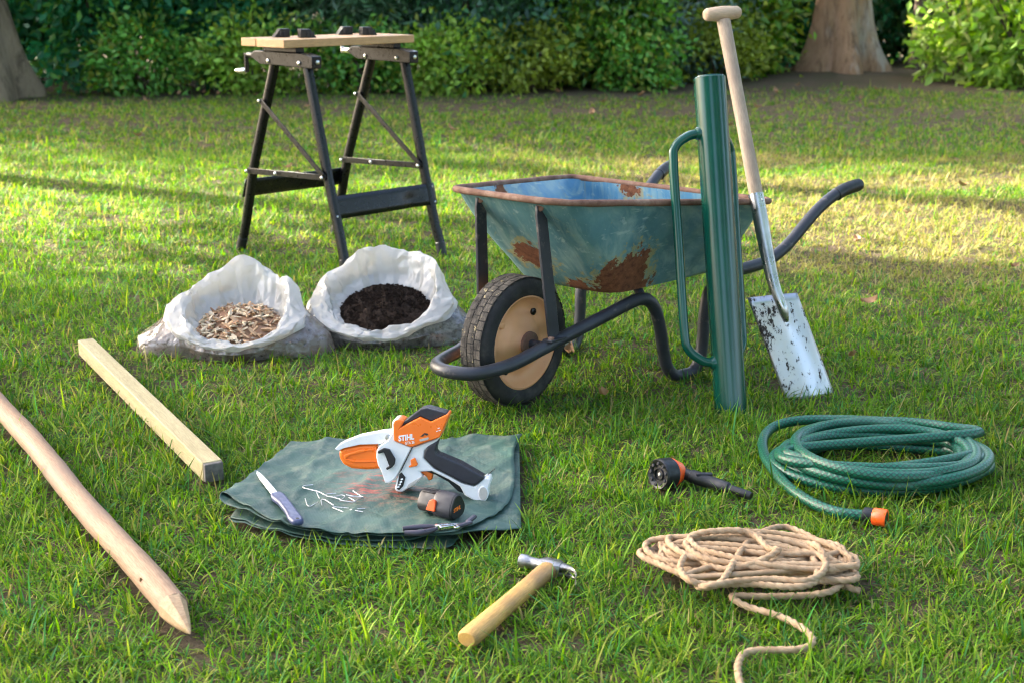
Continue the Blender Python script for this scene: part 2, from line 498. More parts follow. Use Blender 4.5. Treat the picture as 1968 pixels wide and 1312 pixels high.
G_DARK = (0.030, 0.150, 0.058); G_MID = (0.10, 0.25, 0.04); G_LITE = (0.22, 0.36, 0.05); G_BLUE = (0.075, 0.15, 0.105); G_YEL = (0.24, 0.29, 0.04)
HED_EXTRA = ('mid green shrub filling the gap right behind the leaning left trunk', -4.55, 14.0, (0.8, 0.6, 1.2), 5000, 0.08, G_DARK, 40, 0.2, G_MID, 0.3, 0.5)
HED = [HED_EXTRA,
 # label, x, y, (rx, ry, rz), leaves, size, colour, clumps, spread, alt, altp
 ('dark glossy shrub right beside the leaning left trunk', -3.75, 13.0, (0.75, 0.7, 1.35), 7000, 0.075, G_DARK, 45, 0.17, G_MID, 0.25, 0.5),
 ('deep green broad-leaved shrub left of the workbench in the hedge', -2.75, 13.15, (0.8, 0.75, 1.5), 8000, 0.08, G_DARK, 50, 0.17, G_MID, 0.3, 0.5),
 ('loose grey-green shrub with strappy leaves rising above the workbench', -1.55, 13.3, (0.8, 0.7, 1.5), 8000, 0.10, (0.075, 0.155, 0.07), 50, 0.18, (0.15, 0.22, 0.13), 0.3, 0.22),
 ('green shrub dotted with small white flowers behind the workbench', -0.35, 13.2, (0.75, 0.7, 1.45), 8000, 0.065, (0.06, 0.16, 0.065), 50, 0.16, G_BLUE, 0.3, 0.5),
 ('blue-green fine-leaved shrub in the middle of the hedge', 0.55, 13.5, (0.7, 0.7, 1.1), 9000, 0.055, (0.06, 0.15, 0.085), 50, 0.15, (0.10, 0.19, 0.13), 0.35, 0.45),
 ('bright green bushy shrub left of the post driver in the hedge', 0.85, 13.25, (0.62, 0.55, 0.75), 7000, 0.06, (0.10, 0.22, 0.03), 45, 0.13, G_YEL, 0.25, 0.5),
 ('silvery blue-grey shrub with feathery leaves behind the post driver', 1.62, 13.65, (0.65, 0.65, 0.85), 9000, 0.05, (0.10, 0.18, 0.135), 50, 0.15, (0.17, 0.25, 0.20), 0.35, 0.3),
 ('sunny yellow-green shrub behind the spade handle', 2.18, 14.2, (0.50, 0.5, 0.72), 8000, 0.07, (0.12, 0.24, 0.03), 50, 0.16, G_YEL, 0.3, 0.5),
]
for lb, x, y, rad, n, ls, col, cl, sp, alt, ap, asp in HED:
    shrub('shrub', lb, (x, y, 0), rad, n, ls * 1.4, col, cl, sp, alt, ap, asp, var=0.45, flowers=90 if 'white flowers' in lb else 0)
LOW = [(-3.3, 12.55, 'low leafy plant at the hedge foot nearest the left trunk', G_MID), (-2.35, 12.6, 'low yellow-green plant at the hedge foot left of the workbench', G_LITE), (-1.35, 12.7, 'low spreading plant at the hedge foot between the workbench legs', G_MID),
       (-0.55, 12.65, 'low light green plant at the hedge foot right of the workbench', G_LITE), (0.15, 12.75, 'low yellow-green plant at the hedge foot above the wheelbarrow', G_YEL), (1.1, 12.9, 'low dark plant at the hedge foot left of the post driver', G_MID), (1.95, 13.5, 'low sunlit plant at the hedge foot behind the spade', G_YEL)]
for x, y, lb, col in LOW:
    shrub('low_plant', lb, (x, y, 0), (0.48, 0.34, 0.34), 2600, 0.065, col, 30, 0.10, G_YEL, 0.25, 0.5, 3, 'low plants along the hedge foot')
# bright bush right of the tree
shrub('shrub', 'tall bright green large-leaved bush at the right edge', (4.9, 13.2, 0), (0.95, 0.7, 0.85), 4600, 0.12, (0.20, 0.33, 0.04), 60, 0.15, (0.42, 0.50, 0.13), 0.25, 0.48, 9, zc=0.62)
shrub('shrub', 'loose sprig of long pale leaves between the thin trunk and the right bush', (4.2, 13.25, 0), (0.36, 0.35, 0.60), 420, 0.12, (0.18, 0.28, 0.04), 22, 0.10, (0.32, 0.34, 0.10), 0.3, 0.35, 6)
# thin dark trunks behind
for x, y, r, ln, lb in ((4.30, 14.9, 0.085, 0.02, 'thin dark trunk standing behind the right bush'), (4.62, 15.2, 0.10, 0.06, 'second thin dark trunk further back behind the right bush')):
    e = empty('tree', (x, y, 0)); tag(e, lb, 'tree', 'thin trunks behind the bush')
    trunk_mesh('trunk', M['stem'], e, r, 5.0, 0.05, 3, (ln, 0), int(x * 10), 3)
    p, d, w = crown_points(2500, (0.2, 0.3, 5.6), (1.6, 1.6, 1.1), 30, 0.4, 0.4)
    leaves('crown', p, d, RNG.uniform(.7, 1.3, len(p)) * 0.14, tints(w, len(p), G_MID), e, 0.55)
# tall back row that closes the view
BACK = [(-6.4, 14.6), (-5.0, 15.4), (-3.4, 15.2), (-1.8, 15.3), (-0.2, 15.5), (1.4, 15.7), (2.9, 16.6), (4.4, 17.6), (5.9, 16.8), (7.4, 15.6), (-8.0, 13.6)]
BL = ['left of the leaning trunk outside the picture', 'directly behind the leaning left trunk', 'right of the leaning left trunk', 'behind the left end of the workbench', 'behind the right end of the workbench', 'behind the wheelbarrow', 'directly left of the pale tree', 'behind the thin trunks', 'behind the right bush', 'right of the right bush outside the picture', 'farthest to the left outside the picture']
for k, (x, y) in enumerate(BACK):
    shrub('shrub', 'tall dark evergreen in the shaded back row, %s' % BL[k], (x, y, 0), (1.25, 1.0, 1.9 if x < -0.5 else 0.95), 8500, 0.13, (0.034, 0.08, 0.022), 75, 0.27, G_DARK, 0.4, 0.5, 4, 'dark evergreens at the back', var=0.35)

# ------------------------------------------------------------------ object materials
M['black_steel'] = simple('black_painted_steel', (0.005, 0.005, 0.0055), 0.30, 0.0, 0.1, 30, 0.0, 300, 0.35, 0.05)
M['steel_bolt'] = simple('zinc_steel', (0.62, 0.62, 0.6), 0.3, 1.0, 0.15, 60)
M['chrome'] = simple('chrome', (0.72, 0.72, 0.73), 0.16, 1.0, 0.08, 50)
M['board'] = wood('bench_board', (0.62, 0.37, 0.17), (0.48, 0.27, 0.115), 0, 40, 0.5, False)
M['black_plastic'] = simple('black_plastic', (0.008, 0.008, 0.009), 0.45, 0, 0.25, 40, 0.1, 500)
M['grey_plastic'] = simple('dark_grey_rubber', (0.017, 0.017, 0.024), 0.5, 0, 0.15, 50, 0.15, 900)
M['white_plastic'] = simple('white_plastic', (0.72, 0.72, 0.72), 0.35, 0, 0.04, 30)
M['orange_plastic'] = simple('orange_plastic', (0.88, 0.17, 0.008), 0.36, 0, 0.05, 30)
M['red_orange'] = simple('red_orange_plastic', (0.85, 0.10, 0.012), 0.36, 0, 0.06, 60)
M['print_white'] = simple('white_print', (0.8, 0.8, 0.8), 0.5, 0, 0.03, 30)
M['print_black'] = simple('black_print', (0.02, 0.02, 0.02), 0.5, 0, 0.03, 30)
M['print_orange'] = simple('orange_print', (0.85, 0.2, 0.02), 0.5, 0, 0.03, 30)
M['print_grey'] = simple('grey_print', (0.45, 0.42, 0.38), 0.5, 0, 0.1, 200)
M['rubber'] = None
t = NT('tyre_rubber')
c = t.ramp(t.noise(18, 6, 0.65), [(0.35, (0.016, 0.0155, 0.015)), (0.65, (0.036, 0.034, 0.031))])
c = t.mix(t.ramp(t.noise(9, 7, 0.7), [(0.50, 0.0), (0.70, 0.6)]), c, (0.085, 0.075, 0.062))
t.set(col=c, rough=0.8, spec=0.3).bump(t.noise(120, 5, 0.7), 0.4, 0.002)
M['rubber'] = t.m
# tread with dried mud and grass bits
t = NT('muddy_tread')
c = t.ramp(t.noise(30, 6, 0.7, (1, 3, 1)), [(0.38, (0.028, 0.026, 0.024)), (0.62, (0.10, 0.088, 0.074))])
c = t.mix(t.ramp(t.noise(45, 4, 0.8), [(0.62, 0.0), (0.66, 1.0)]), c, (0.30, 0.25, 0.14))
t.set(col=c, rough=0.9, spec=0.2).bump(t.noise(60, 6, 0.7), 0.7, 0.004)
M['tread'] = t.m
# wheel disc: faded orange-cream paint
t = NT('cream_wheel_paint')
c = t.ramp(t.noise(9, 5), [(0.3, (0.60, 0.285, 0.125)), (0.7, (0.72, 0.37, 0.18))])
c = t.mix(t.ramp(t.noise(40, 6, 0.7), [(0.66, 0.0), (0.73, 0.9)]), c, (0.16, 0.07, 0.03))
t.set(col=c, rough=0.5)
M['wheel_paint'] = t.m
# tray: worn blue paint, rust along rim and at two knocks on the lower corner
def tray_mat(name, inside):
    t = NT(name)
    if inside:
        c = t.ramp(t.noise(7, 6, 0.6), [(0.3, (0.05, 0.16, 0.27)), (0.55, (0.10, 0.25, 0.37)), (0.75, (0.20, 0.34, 0.40))])
    else:
        c = t.ramp(t.noise(6, 6, 0.6), [(0.3, (0.05, 0.13, 0.155)), (0.5, (0.095, 0.205, 0.225)), (0.70, (0.20, 0.32, 0.31))])
    streak = t.noise(16, 5, 0.65, (1.0, 3.0, 0.35), 0.5)
    c = t.mix(t.ramp(streak, [(0.46, 0.0), (0.68, 0.65)]), c, (0.28, 0.38, 0.34))
    scr = t.noise(55, 3, 0.6, (0.25, 1.0, 0.9), 0.4)
    c = t.mix(t.ramp(scr, [(0.60, 0.0), (0.68, 0.55)]), c, (0.36, 0.44, 0.40))
    c = t.mix(t.ramp(t.noise(11, 5, 0.7, (1.2, 1.2, 0.3), 1.0), [(0.62, 0.0), (0.72, 0.55)]), c, (0.33, 0.31, 0.14))
    nz = t.noise(14, 8, 0.68)
    nz2 = t.noise(38, 6, 0.7)
    edge = t.math('ADD', t.math('MULTIPLY', nz, 0.6), t.math('MULTIPLY', nz2, 0.4))
    ym = None; rust = None
    spots = [((0.235, -0.165, 0.305), 0.15), ((0.235, -0.14, 0.295), 0.14), ((0.09, 0.03, 0.335), 0.11), ((0.19, -0.07, 0.262), 0.08), ((0.30, -0.15, 0.262), 0.08)] if not inside else [((0.62, 0.12, 0.45), 0.07), ((0.2, 0.22, 0.49), 0.05), ((0.62, 0.02, 0.40), 0.06)]
    for cc, r in spots:
        m = t.sphere_mask(cc, r)
        rust = m if rust is None else t.math('MAXIMUM', rust, m)
    key = t.math('ADD', rust, t.math('MULTIPLY', t.math('SUBTRACT', edge, 0.5), 2.1))
    key2 = t.math('ADD', t.math('MULTIPLY', rust, 1.3), t.math('MULTIPLY', t.math('SUBTRACT', nz2, 0.5), 2.6))
    c = t.mix(t.ramp(key2, [(0.40, 0.0), (0.56, 0.7)]), c, (0.36, 0.29, 0.10))
    c = t.mix(t.ramp(t.noise(60, 5, 0.7), [(0.69, 0.0), (0.73, 0.8)]), c, (0.16, 0.075, 0.035))
    rc = t.ramp(t.noise(70, 6, 0.7), [(0.3, (0.085, 0.026, 0.012)), (0.7, (0.25, 0.095, 0.042))])
    fac = t.ramp(key, [(0.46, 0.0), (0.50, 1.0)])
    c = t.mix(fac, c, rc)
    t.set(col=c, rough=t.mix(fac, (0.42, 0.42, 0.42), (0.95, 0.95, 0.95)), spec=0.4)
    t.bump(t.math('ADD', t.math('MULTIPLY', nz2, 0.5), t.math('MULTIPLY', fac, t.noise(160, 4, 0.7))), 0.45, 0.003)
    return t.m
M['tray_out'] = tray_mat('tray_paint_outside', False)
M['tray_in'] = tray_mat('tray_paint_inside', True)
t = NT('rusty_rim')
c = t.ramp(t.noise(22, 7, 0.7), [(0.3, (0.10, 0.045, 0.03)), (0.55, (0.20, 0.11, 0.075)), (0.75, (0.32, 0.22, 0.16))])
t.set(col=c, rough=0.8, spec=0.3).bump(t.noise(120, 5), 0.5, 0.002)
M['rim'] = t.m
t = NT('chipped_blue_black_paint')
c = t.ramp(t.noise(12, 5), [(0.3, (0.014, 0.015, 0.020)), (0.7, (0.030, 0.032, 0.040))])
c = t.mix(t.ramp(t.noise(26, 7, 0.72), [(0.58, 0.0), (0.68, 0.75)]), c, (0.13, 0.11, 0.095))
t.set(col=c, rough=0.45, metal=0.0, spec=0.5).bump(t.noise(90, 5), 0.3, 0.001)
M['frame'] = t.m
t = NT('green_gloss_paint')
c = t.ramp(t.noise(9, 4), [(0.3, (0.002, 0.052, 0.034)), (0.7, (0.003, 0.068, 0.045))])
c = t.mix(t.ramp(t.noise(70, 6, 0.75, (1, 1, 0.3)), [(0.71, 0.0), (0.75, 0.6)]), c, (0.25, 0.33, 0.28))
t.set(col=c, rough=0.20, spec=0.5)
M['green_paint'] = t.m
t = NT('stainless_muddy_blade')
c = t.ramp(t.noise(14, 4), [(0.3, (0.40, 0.40, 0.41)), (0.7, (0.56, 0.56, 0.58))])
v1 = t.noise(75, 4, 0.75, (1, 1, 0.6)); v2 = t.noise(9, 3, 0.6)
mud = t.ramp(t.math('ADD', t.math('MULTIPLY', v1, 0.8), t.math('MULTIPLY', v2, 0.35)), [(0.64, 0.0), (0.69, 1.0)])
c = t.mix(t.ramp(t.noise(7, 6, 0.7), [(0.46, 0.0), (0.72, 0.6)]), c, (0.36, 0.29, 0.20))
c = t.mix(mud, c, (0.035, 0.026, 0.02))
t.set(col=c, rough=t.mix(mud, (0.33, 0.33, 0.33), (0.9, 0.9, 0.9)), metal=t.math('SUBTRACT', 0.92, t.math('MULTIPLY', mud, 0.9), True))
t.bump(t.noise(200, 3, 0.5, (1, 1, 0.1)), 0.1, 0.0005)
M['blade'] = t.m
M['steel'] = simple('brushed_steel', (0.5, 0.49, 0.46), 0.32, 1.0, 0.25, 14, 0.1, 300)
M['dark_steel'] = simple('hammer_steel', (0.30, 0.29, 0.29), 0.38, 1.0, 0.4, 30, 0.3, 250)
M['ash'] = wood('weathered_ash', (0.50, 0.38, 0.26), (0.31, 0.23, 0.165), 2, 50, 0.6, False, (0.25, 0.185, 0.14))
M['ash_grip'] = wood('weathered_ash_grip', (0.60, 0.43, 0.28), (0.46, 0.32, 0.20), 0, 50, 0.6, False)
M['hammer_wood'] = wood('hammer_handle', (0.64, 0.38, 0.115), (0.42, 0.22, 0.055), 0, 60, 0.42, False, (0.20, 0.12, 0.06))
M['pine'] = wood('planed_pine', (0.45, 0.38, 0.21), (0.30, 0.235, 0.115), 0, 55, 0.6, False)
M['round_wood'] = wood('peeled_round_post', (0.37, 0.245, 0.155), (0.22, 0.13, 0.078), 0, 45, 0.65, True, (0.25, 0.165, 0.115))
M['endgrain'] = wood('cut_wood', (0.54, 0.37, 0.22), (0.34, 0.19, 0.09), 1, 70, 0.6, False)
M['dark_end'] = simple('shade_painted_end_grain', (0.13, 0.115, 0.10), 0.9, 0, 0.35, 60, 0.4, 200)  # dark grey puts the shade on the post's end face into its colour

# ------------------------------------------------------------------ folding workbench
def bolt(mb, p, ax, r=0.0065):
    mb.lathe([(0, r), (0.004, r), (0.006, r * 0.6)], p, ax, 10)

wb = empty('workbench', (-0.679, 5.251, 0.0), 0.793)
tag(wb, 'black steel folding workbench with pale wooden top standing on the lawn', 'workbench')
ZT = 0.819
for name, v0, v1 in (('front_board', -0.13, 0.036), ('rear_board', 0.040, 0.13)):
    MB().box((0, (v0 + v1) / 2, ZT - 0.0145), (0.61, v1 - v0, 0.029)).build(name, M['board'], wb, 30, 0.0025)
for u, v, s in ((-0.18, 0.058, 1), (-0.13, -0.035, -1), (0.12, 0.065, 1), (0.17, -0.02, -1)):
    mb = MB(); w = 0.040
    mb.prism([(-0.030, 0), (0.030, 0), (0.030 if s > 0 else 0.006, 0.030), (-0.006 if s > 0 else -0.030, 0.030)], -w / 2, w / 2, Matrix.Translation((u, v, ZT + 0.0005)) @ Matrix.Rotation(-0.35, 4, 'Z'))
    for q in (-0.014, 0, 0.014):
        mb.box((u + q, v - w / 2 - 0.001, ZT + 0.012), (0.004, 0.005, 0.020))
    mb.build('clamp_peg', M['black_plastic'], wb, 30, 0.0015)
KF, KR = -0.352, 0.306
for s in (-1, 1):
    u = 0.228 * s
    # pressed channel that carries the boards: tapers to the rear
    mb = MB()
    mb.prism([(-0.215, 0.720), (-0.215, 0.762), (-0.16, 0.772), (0.13, 0.772), (0.165, 0.752), (0.10, 0.724)], -0.021, 0.021, Matrix.Translation((u, 0, 0)) @ Matrix.Rotation(PI / 2, 4, 'Z'))
    mb.build('channel', M['black_steel'], wb, 30, 0.003)
    mb = MB(); mb.box((u, -0.02, 0.781), (0.036, 0.20, 0.017)); mb.build('slide_rail', M['black_steel'], wb, 30, 0.002)
    for front in (1, 0):
        if front: pts = [(u, -0.150, 0.752), (u, -0.162, 0.71), (u, -0.255, 0.34), (u, -0.318, 0.115), (u * 1.02, -0.338, 0.055), (u * 1.02, KF, 0.0)]
        else: pts = [(u, 0.030, 0.752), (u, 0.042, 0.71), (u, 0.200, 0.33), (u, 0.266, 0.115), (u * 1.02, 0.285, 0.055), (u * 1.02, KR, 0.0)]
        mb = MB(); pth = [Vector(p) for p in pts]
        mb.tube(pth, 0.0165, 14, True, lambda a, L: 1 / max(abs(math.cos(a)), abs(math.sin(a))) ** 0.55)
        mb.build('leg', M['black_steel'], wb, 50)
        mb = MB(); mb.tube([Vector(pts[-1]) + Vector((0, 0, 0.055)) + (Vector(pts[-2]) - Vector(pts[-1])).normalized() * 0.0 - Vector((0, (Vector(pts[-1]) - Vector(pts[-2])).y * -1.0, 0)) * 0.0 if False else Vector(pts[-2]), Vector(pts[-1])], 0.0195, 12)
        mb.build('foot_cap', M['black_plastic'], wb, 40, 0.002)
    # flat braces on the outer face of each A-frame
    uo = u - 0.020
    def strap(name, a, b, w=0.022, th=0.005):
        a = Vector(a); b = Vector(b); d = b - a; ang = math.atan2(d.z, d.y)
        mt = Matrix.Translation((a + b) / 2) @ Matrix.Rotation(ang, 4, 'X')
        MB().box((0, 0, 0), (th, d.length, w), mt).build(name, M['black_steel'], wb, 30, 0.0015)
    strap('cross_brace', (uo, 0.212, 0.322), (uo, -0.266, 0.342))
    strap('diagonal_brace', (uo - 0.006, 0.098, 0.592), (uo - 0.006, -0.262, 0.348), 0.020)
    for (v, z) in ((0.045, 0.737), (-0.14, 0.737)):
        mb = MB(); bolt(mb, (u - 0.0212, v, z), (-1, 0, 0), 0.008); mb.build('bolt', M['steel_bolt'], wb, 40)
    for (v, z) in ((0.204, 0.322), (-0.258, 0.342), (0.02, 0.33), (0.102, 0.590)):
        mb = MB(); bolt(mb, (uo - 0.0092, v, z), (-1, 0, 0)); mb.build('bolt', M['steel_bolt'], wb, 40)
    mb = MB(); bolt(mb, (u, -0.2152, 0.742), (0, -1, 0), 0.008); mb.build('bolt', M['steel_bolt'], wb, 40)
    # vice crank at the rear end of the channel
    mb = MB(); mb.lathe([(0, 0.011), (0.05, 0.011)], (u, 0.155, 0.752), (0, 1, 0), 14)
    mb.box((u - 0.004, 0.206, 0.752 - 0.028 * (1 if s < 0 else -0.1)), (0.016, 0.010, 0.070 if s < 0 else 0.024)); cr = mb.build('crank', M['black_steel'] if s < 0 else M['chrome'], wb, 40, 0.002)
    if s < 0:
        mb = MB(); mb.lathe([(0, 0.007), (0.01, 0.011), (0.04, 0.010), (0.05, 0.006)], (u - 0.004, 0.210, 0.693), (-0.25, 0.95, 0), 14)
        mb.build('knob', M['chrome'], cr, 40)
# long side panels, the front one dented
def side_panel(v, z0, z1, th, lean, dent, name):
    P0 = []; n = 24; m = 5
    for i in range(m):
        z = z0 + (z1 - z0) * i / (m - 1); row = []
        for j in range(n):
            u = -0.242 + 0.494 * j / (n - 1)
            dd = dent * math.exp(-((u - 0.13) / 0.035) ** 2 - ((z - z0 - 0.02) / 0.03) ** 2)
            row.append((u, v + lean * (z - z0) + dd, z))
        P0.append(row)
    return MB().grid(P0).build(name, M['black_steel'], wb, 40, 0, 2, th, label=None)
side_panel(-0.305, 0.195, 0.275, 0.004, 0.26, 0.012, 'front_panel')
side_panel(0.262, 0.215, 0.285, 0.004, -0.36, 0.0, 'rear_panel')
for (u, v, z, dy) in ((-0.232, -0.304, 0.205, -1), (-0.232, -0.286, 0.262, -1), (0.24, -0.304, 0.205, -1), (0.24, -0.286, 0.262, -1)):
    mb = MB(); bolt(mb, (u, v - 0.0005, z), (0, -1, 0), 0.005); mb.build('bolt', M['steel_bolt'], wb, 40)

# ------------------------------------------------------------------ wheelbarrow (local x to the handles, local -y to the near side)
bw = empty('wheelbarrow', (0.006, 3.318, 0.0), 0.8506)
tag(bw, 'rusty blue metal wheelbarrow with cream wheel parked on the grass', 'wheelbarrow')
R_W = 0.162
def rrect(cs, rad, n=7):
    """rounded quad through 4 corners given in order; rad per corner"""
    out = []
    for i in range(4):
        p = Vector(cs[i]); a = Vector(cs[i - 1]); b = Vector(cs[(i + 1) % 4]); r = rad[i]
        da = (a - p).normalized() * r; db = (b - p).normalized() * r
        for k in range(n):
            t = k / (n - 1)
            out.append((p + da) * (1 - t) ** 2 + p * 2 * t * (1 - t) + (p + db) * t * t)
        # points along the straight side
        nx_ = Vector(cs[(i + 1) % 4]); e = nx_ + (p - nx_).normalized() * rad[(i + 1) % 4]; s0 = p + db
        for k in range(1, 6): out.append(s0.lerp(e, k / 6))
    return out
RIM = [(-0.040, -0.172, 0.526), (0.640, -0.340, 0.466), (0.640, 0.340, 0.466), (-0.040, 0.172, 0.526)]
BOT = [(0.190, -0.158, 0.268), (0.655, -0.166, 0.258), (0.655, 0.166, 0.258), (0.190, 0.158, 0.268)]
rr = rrect(RIM, (0.10, 0.05, 0.05, 0.05)); rb = rrect(BOT, (0.07, 0.06, 0.06, 0.07))
def tray_ring(t, inset=0.0):
    out = []
    cx = Vector((0.36, 0, 0.4))
    for i, (p, q) in enumerate(zip(rr, rb)):
        v = q.lerp(p, t)
        bulge = 0.010 * math.sin(PI * t)
        d = Vector((v.x - 0.36, v.y, 0)); d = d.normalized() if d.length else d
        n1 = 0.004 * math.sin(i * 0.9 + t * 5) * math.sin(PI * t)
        out.append(v + d * (bulge + n1 - inset))
    return out
rings = [tray_ring(t) for t in (0, 0.04, 0.12, 0.25, 0.4, 0.55, 0.7, 0.85, 0.95, 1.0)]
def pan(rings, dz):
    mb = MB(); bot = rings[0]; c = sum(bot, Vector()) / len(bot)
    inner = [[c.lerp(p, k) - Vector((0, 0, dz * (1 - k) * 0.5)) for p in bot] for k in (0.15, 0.45, 0.75, 0.93)]
    mb.loft(inner + rings, True, False)
    return mb
tray = pan(rings, 0.02).build('tray', M['tray_out'], bw, 50)
r_in = [tray_ring(t, 0.0035) for t in (0.02, 0.06, 0.14, 0.25, 0.4, 0.55, 0.7, 0.85, 0.95, 0.995)]
pan(r_in, 0.0).build('tray_inside', M['tray_in'], tray, 50)
lip = [p + Vector((0.0, 0, 0.002)) + (Vector((p.x - 0.36, p.y, 0)).normalized() * 0.006) for p in rr]
mb = MB(); mb.tube(lip + [lip[0], lip[1]], 0.0085, 10, False, lambda a, L: 1 + 0.07 * math.sin(L * 41) + 0.05 * math.sin(L * 97 + a)); mb.build('rim', M['rim'], tray, 60)

def sidepath(s):
    w = lambda a: (0.11 + 0.19 * a) * s
    pts = [(-0.10, .142), (-0.02, .163), (0.075, .187), (0.193, .217), (0.268, .236), (0.312, .238), (0.345, .214), (0.366, .165), (0.381, .10), (0.398, .045), (0.428, .014), (0.462, .010), (0.496, .014), (0.519, .045), (0.527, .10), (0.530, .16), (0.541, .215), (0.575, .250), (0.63, .266), (0.70, .271), (0.766, .280), (0.835, .309), (0.898, .354), (0.959, .399), (1.02, .431), (1.07, .446), (1.12, .4535)]
    return [Vector((a, w(a), z)) for a, z in pts]
near = sidepath(-1); far = sidepath(1)
nose = [Vector((-0.165, 0.080, 0.136)), Vector((-0.218, 0.058, 0.134)), Vector((-0.246, 0.0, 0.136)), Vector((-0.218, -0.058, 0.134)), Vector((-0.165, -0.080, 0.136))]
path = smooth(list(reversed(far)) + nose + near, 5)
mb = MB(); mb.tube(path, 0.0165, 14); mb.build('tube_frame', M['frame'], bw, 60)
for s in (-1, 1):
    w = lambda a: (0.11 + 0.19 * a) * s
    g = smooth([Vector((1.035, w(1.035), .4355)), Vector((1.08, w(1.08), .448)), Vector((1.14, w(1.14), .456))], 5)
    mb = MB(); mb.tube(g, [0.0195] + [0.0185] * (len(g) - 2) + [0.017], 14); mb.build('grip', M['black_plastic'], bw, 50, 0.003)
    # flat strut from the frame up to the front rim, foot bolted on the tube
    top = Vector((-0.018, 0.096 * s, 0.512)); bot = Vector((0.013, 0.116 * s, 0.185))
    mb = MB(); ring = []
    for t, th, wd in ((0, .004, .018), (0.05, .004, .019), (0.5, .0042, .0185), (0.93, .004, .018), (1.0, .004, .013)):
        c = bot.lerp(top, t); ring.append([c + Vector((i * wd, j * th, 0)) for i, j in ((-1, -1), (1, -1), (1, 1), (-1, 1))])
    mb.loft(ring); mb.box((0.013, 0.119 * s, 0.183), (0.058, 0.030, 0.006)); mb.build('strut', M['frame'], bw, 30, 0.0015)
    mb = MB(); bolt(mb, top + Vector((-0.004, -0.004, -0.004)), (-0.9, -0.4, 0.1), 0.010); mb.build('bolt', M['rim'], bw, 40)
    mb = MB(); bolt(mb, (-0.004, 0.122 * s, 0.186), (0, 0, 1), 0.008); mb.build('bolt', M['rim'], bw, 40)
    mb = MB(); mb.box((0.16, 0, 0), (0, 0, 0)) if False else mb.tube([Vector((0.31, 0.165 * s, 0.238)), Vector((0.32, 0.14 * s, 0.262))], 0.012, 8); mb.build('tray_bracket', M['frame'], bw, 40)
mb = MB(); mb.lathe([(-0.112, 0.012), (0.112, 0.012)], (0, 0, R_W), (0, 1, 0), 14); mb.build('axle', M['frame'], bw, 40)
wheel = empty('wheel', (0, 0, 0)); wheel.parent = bw
hw = 0.043
prof = [(-hw + .004, .118), (-hw, .124), (-hw - .001, .137), (-hw + .002, .149), (-hw + .010, .157), (-hw + .018, R_W - .001), (hw - .018, R_W - .001), (hw - .010, .157), (hw - .002, .149), (hw + .001, .137), (hw, .124), (hw - .004, .118)]
mb = MB(); mb.lathe(prof, (0, 0, R_W), (0, 1, 0), 64, False, False); mb.build('tyre', M['rubber'], wheel, 50)
# tread: worn blocks round the crown of the tyre
mb = MB()
for k in range(44):
    a = 2 * PI * k / 44
    for j, yy in enumerate((-0.022, 0, 0.022)):
        aa = a + (0.5 * 2 * PI / 44 if j == 1 else 0)
        mt = Matrix.Translation((math.cos(aa) * (R_W + 0.0002), yy, R_W + math.sin(aa) * (R_W + 0.0002))) @ Matrix.Rotation(-aa, 4, 'Y')
        mb.box((0, 0, 0), (0.0012, 0.0200, 0.0205), mt)
mb.build('tread', M['tread'], wheel, 30, 0.0015)
for s in (-1, 1):
    mb = MB(); pr = [(0.030, 0.119), (0.036, 0.119), (0.038, 0.114), (0.030, 0.108), (0.018, 0.100), (0.014, 0.088), (0.015, 0.074), (0.024, 0.066), (0.030, 0.050), (0.036, 0.030), (0.042, 0.026), (0.050, 0.025), (0.050, 0.016)]
    mb.lathe([(s * y, r) for y, r in pr], (0, 0, R_W), (0, 1, 0), 56, False, True); mb.build('wheel_disc', M['wheel_paint'], wheel, 50)
    mb = MB(); mb.lathe([(s * .046, .030), (s * .054, .029), (s * .056, .020)], (0, 0, R_W), (0, 1, 0), 30); mb.build('hub_collar', M['rim'], wheel, 40)
    for k in range(4):
        a = 0.9 + k * PI / 2
        mb = MB(); mb.lathe([(s * .013, .009), (s * .0195, .009), (s * .021, .006)], (math.cos(a) * .084, 0, R_W + math.sin(a) * .084), (0, 1, 0), 12); mb.build('rivet', M['wheel_paint'] if k % 2 else M['black_steel'], wheel, 40)

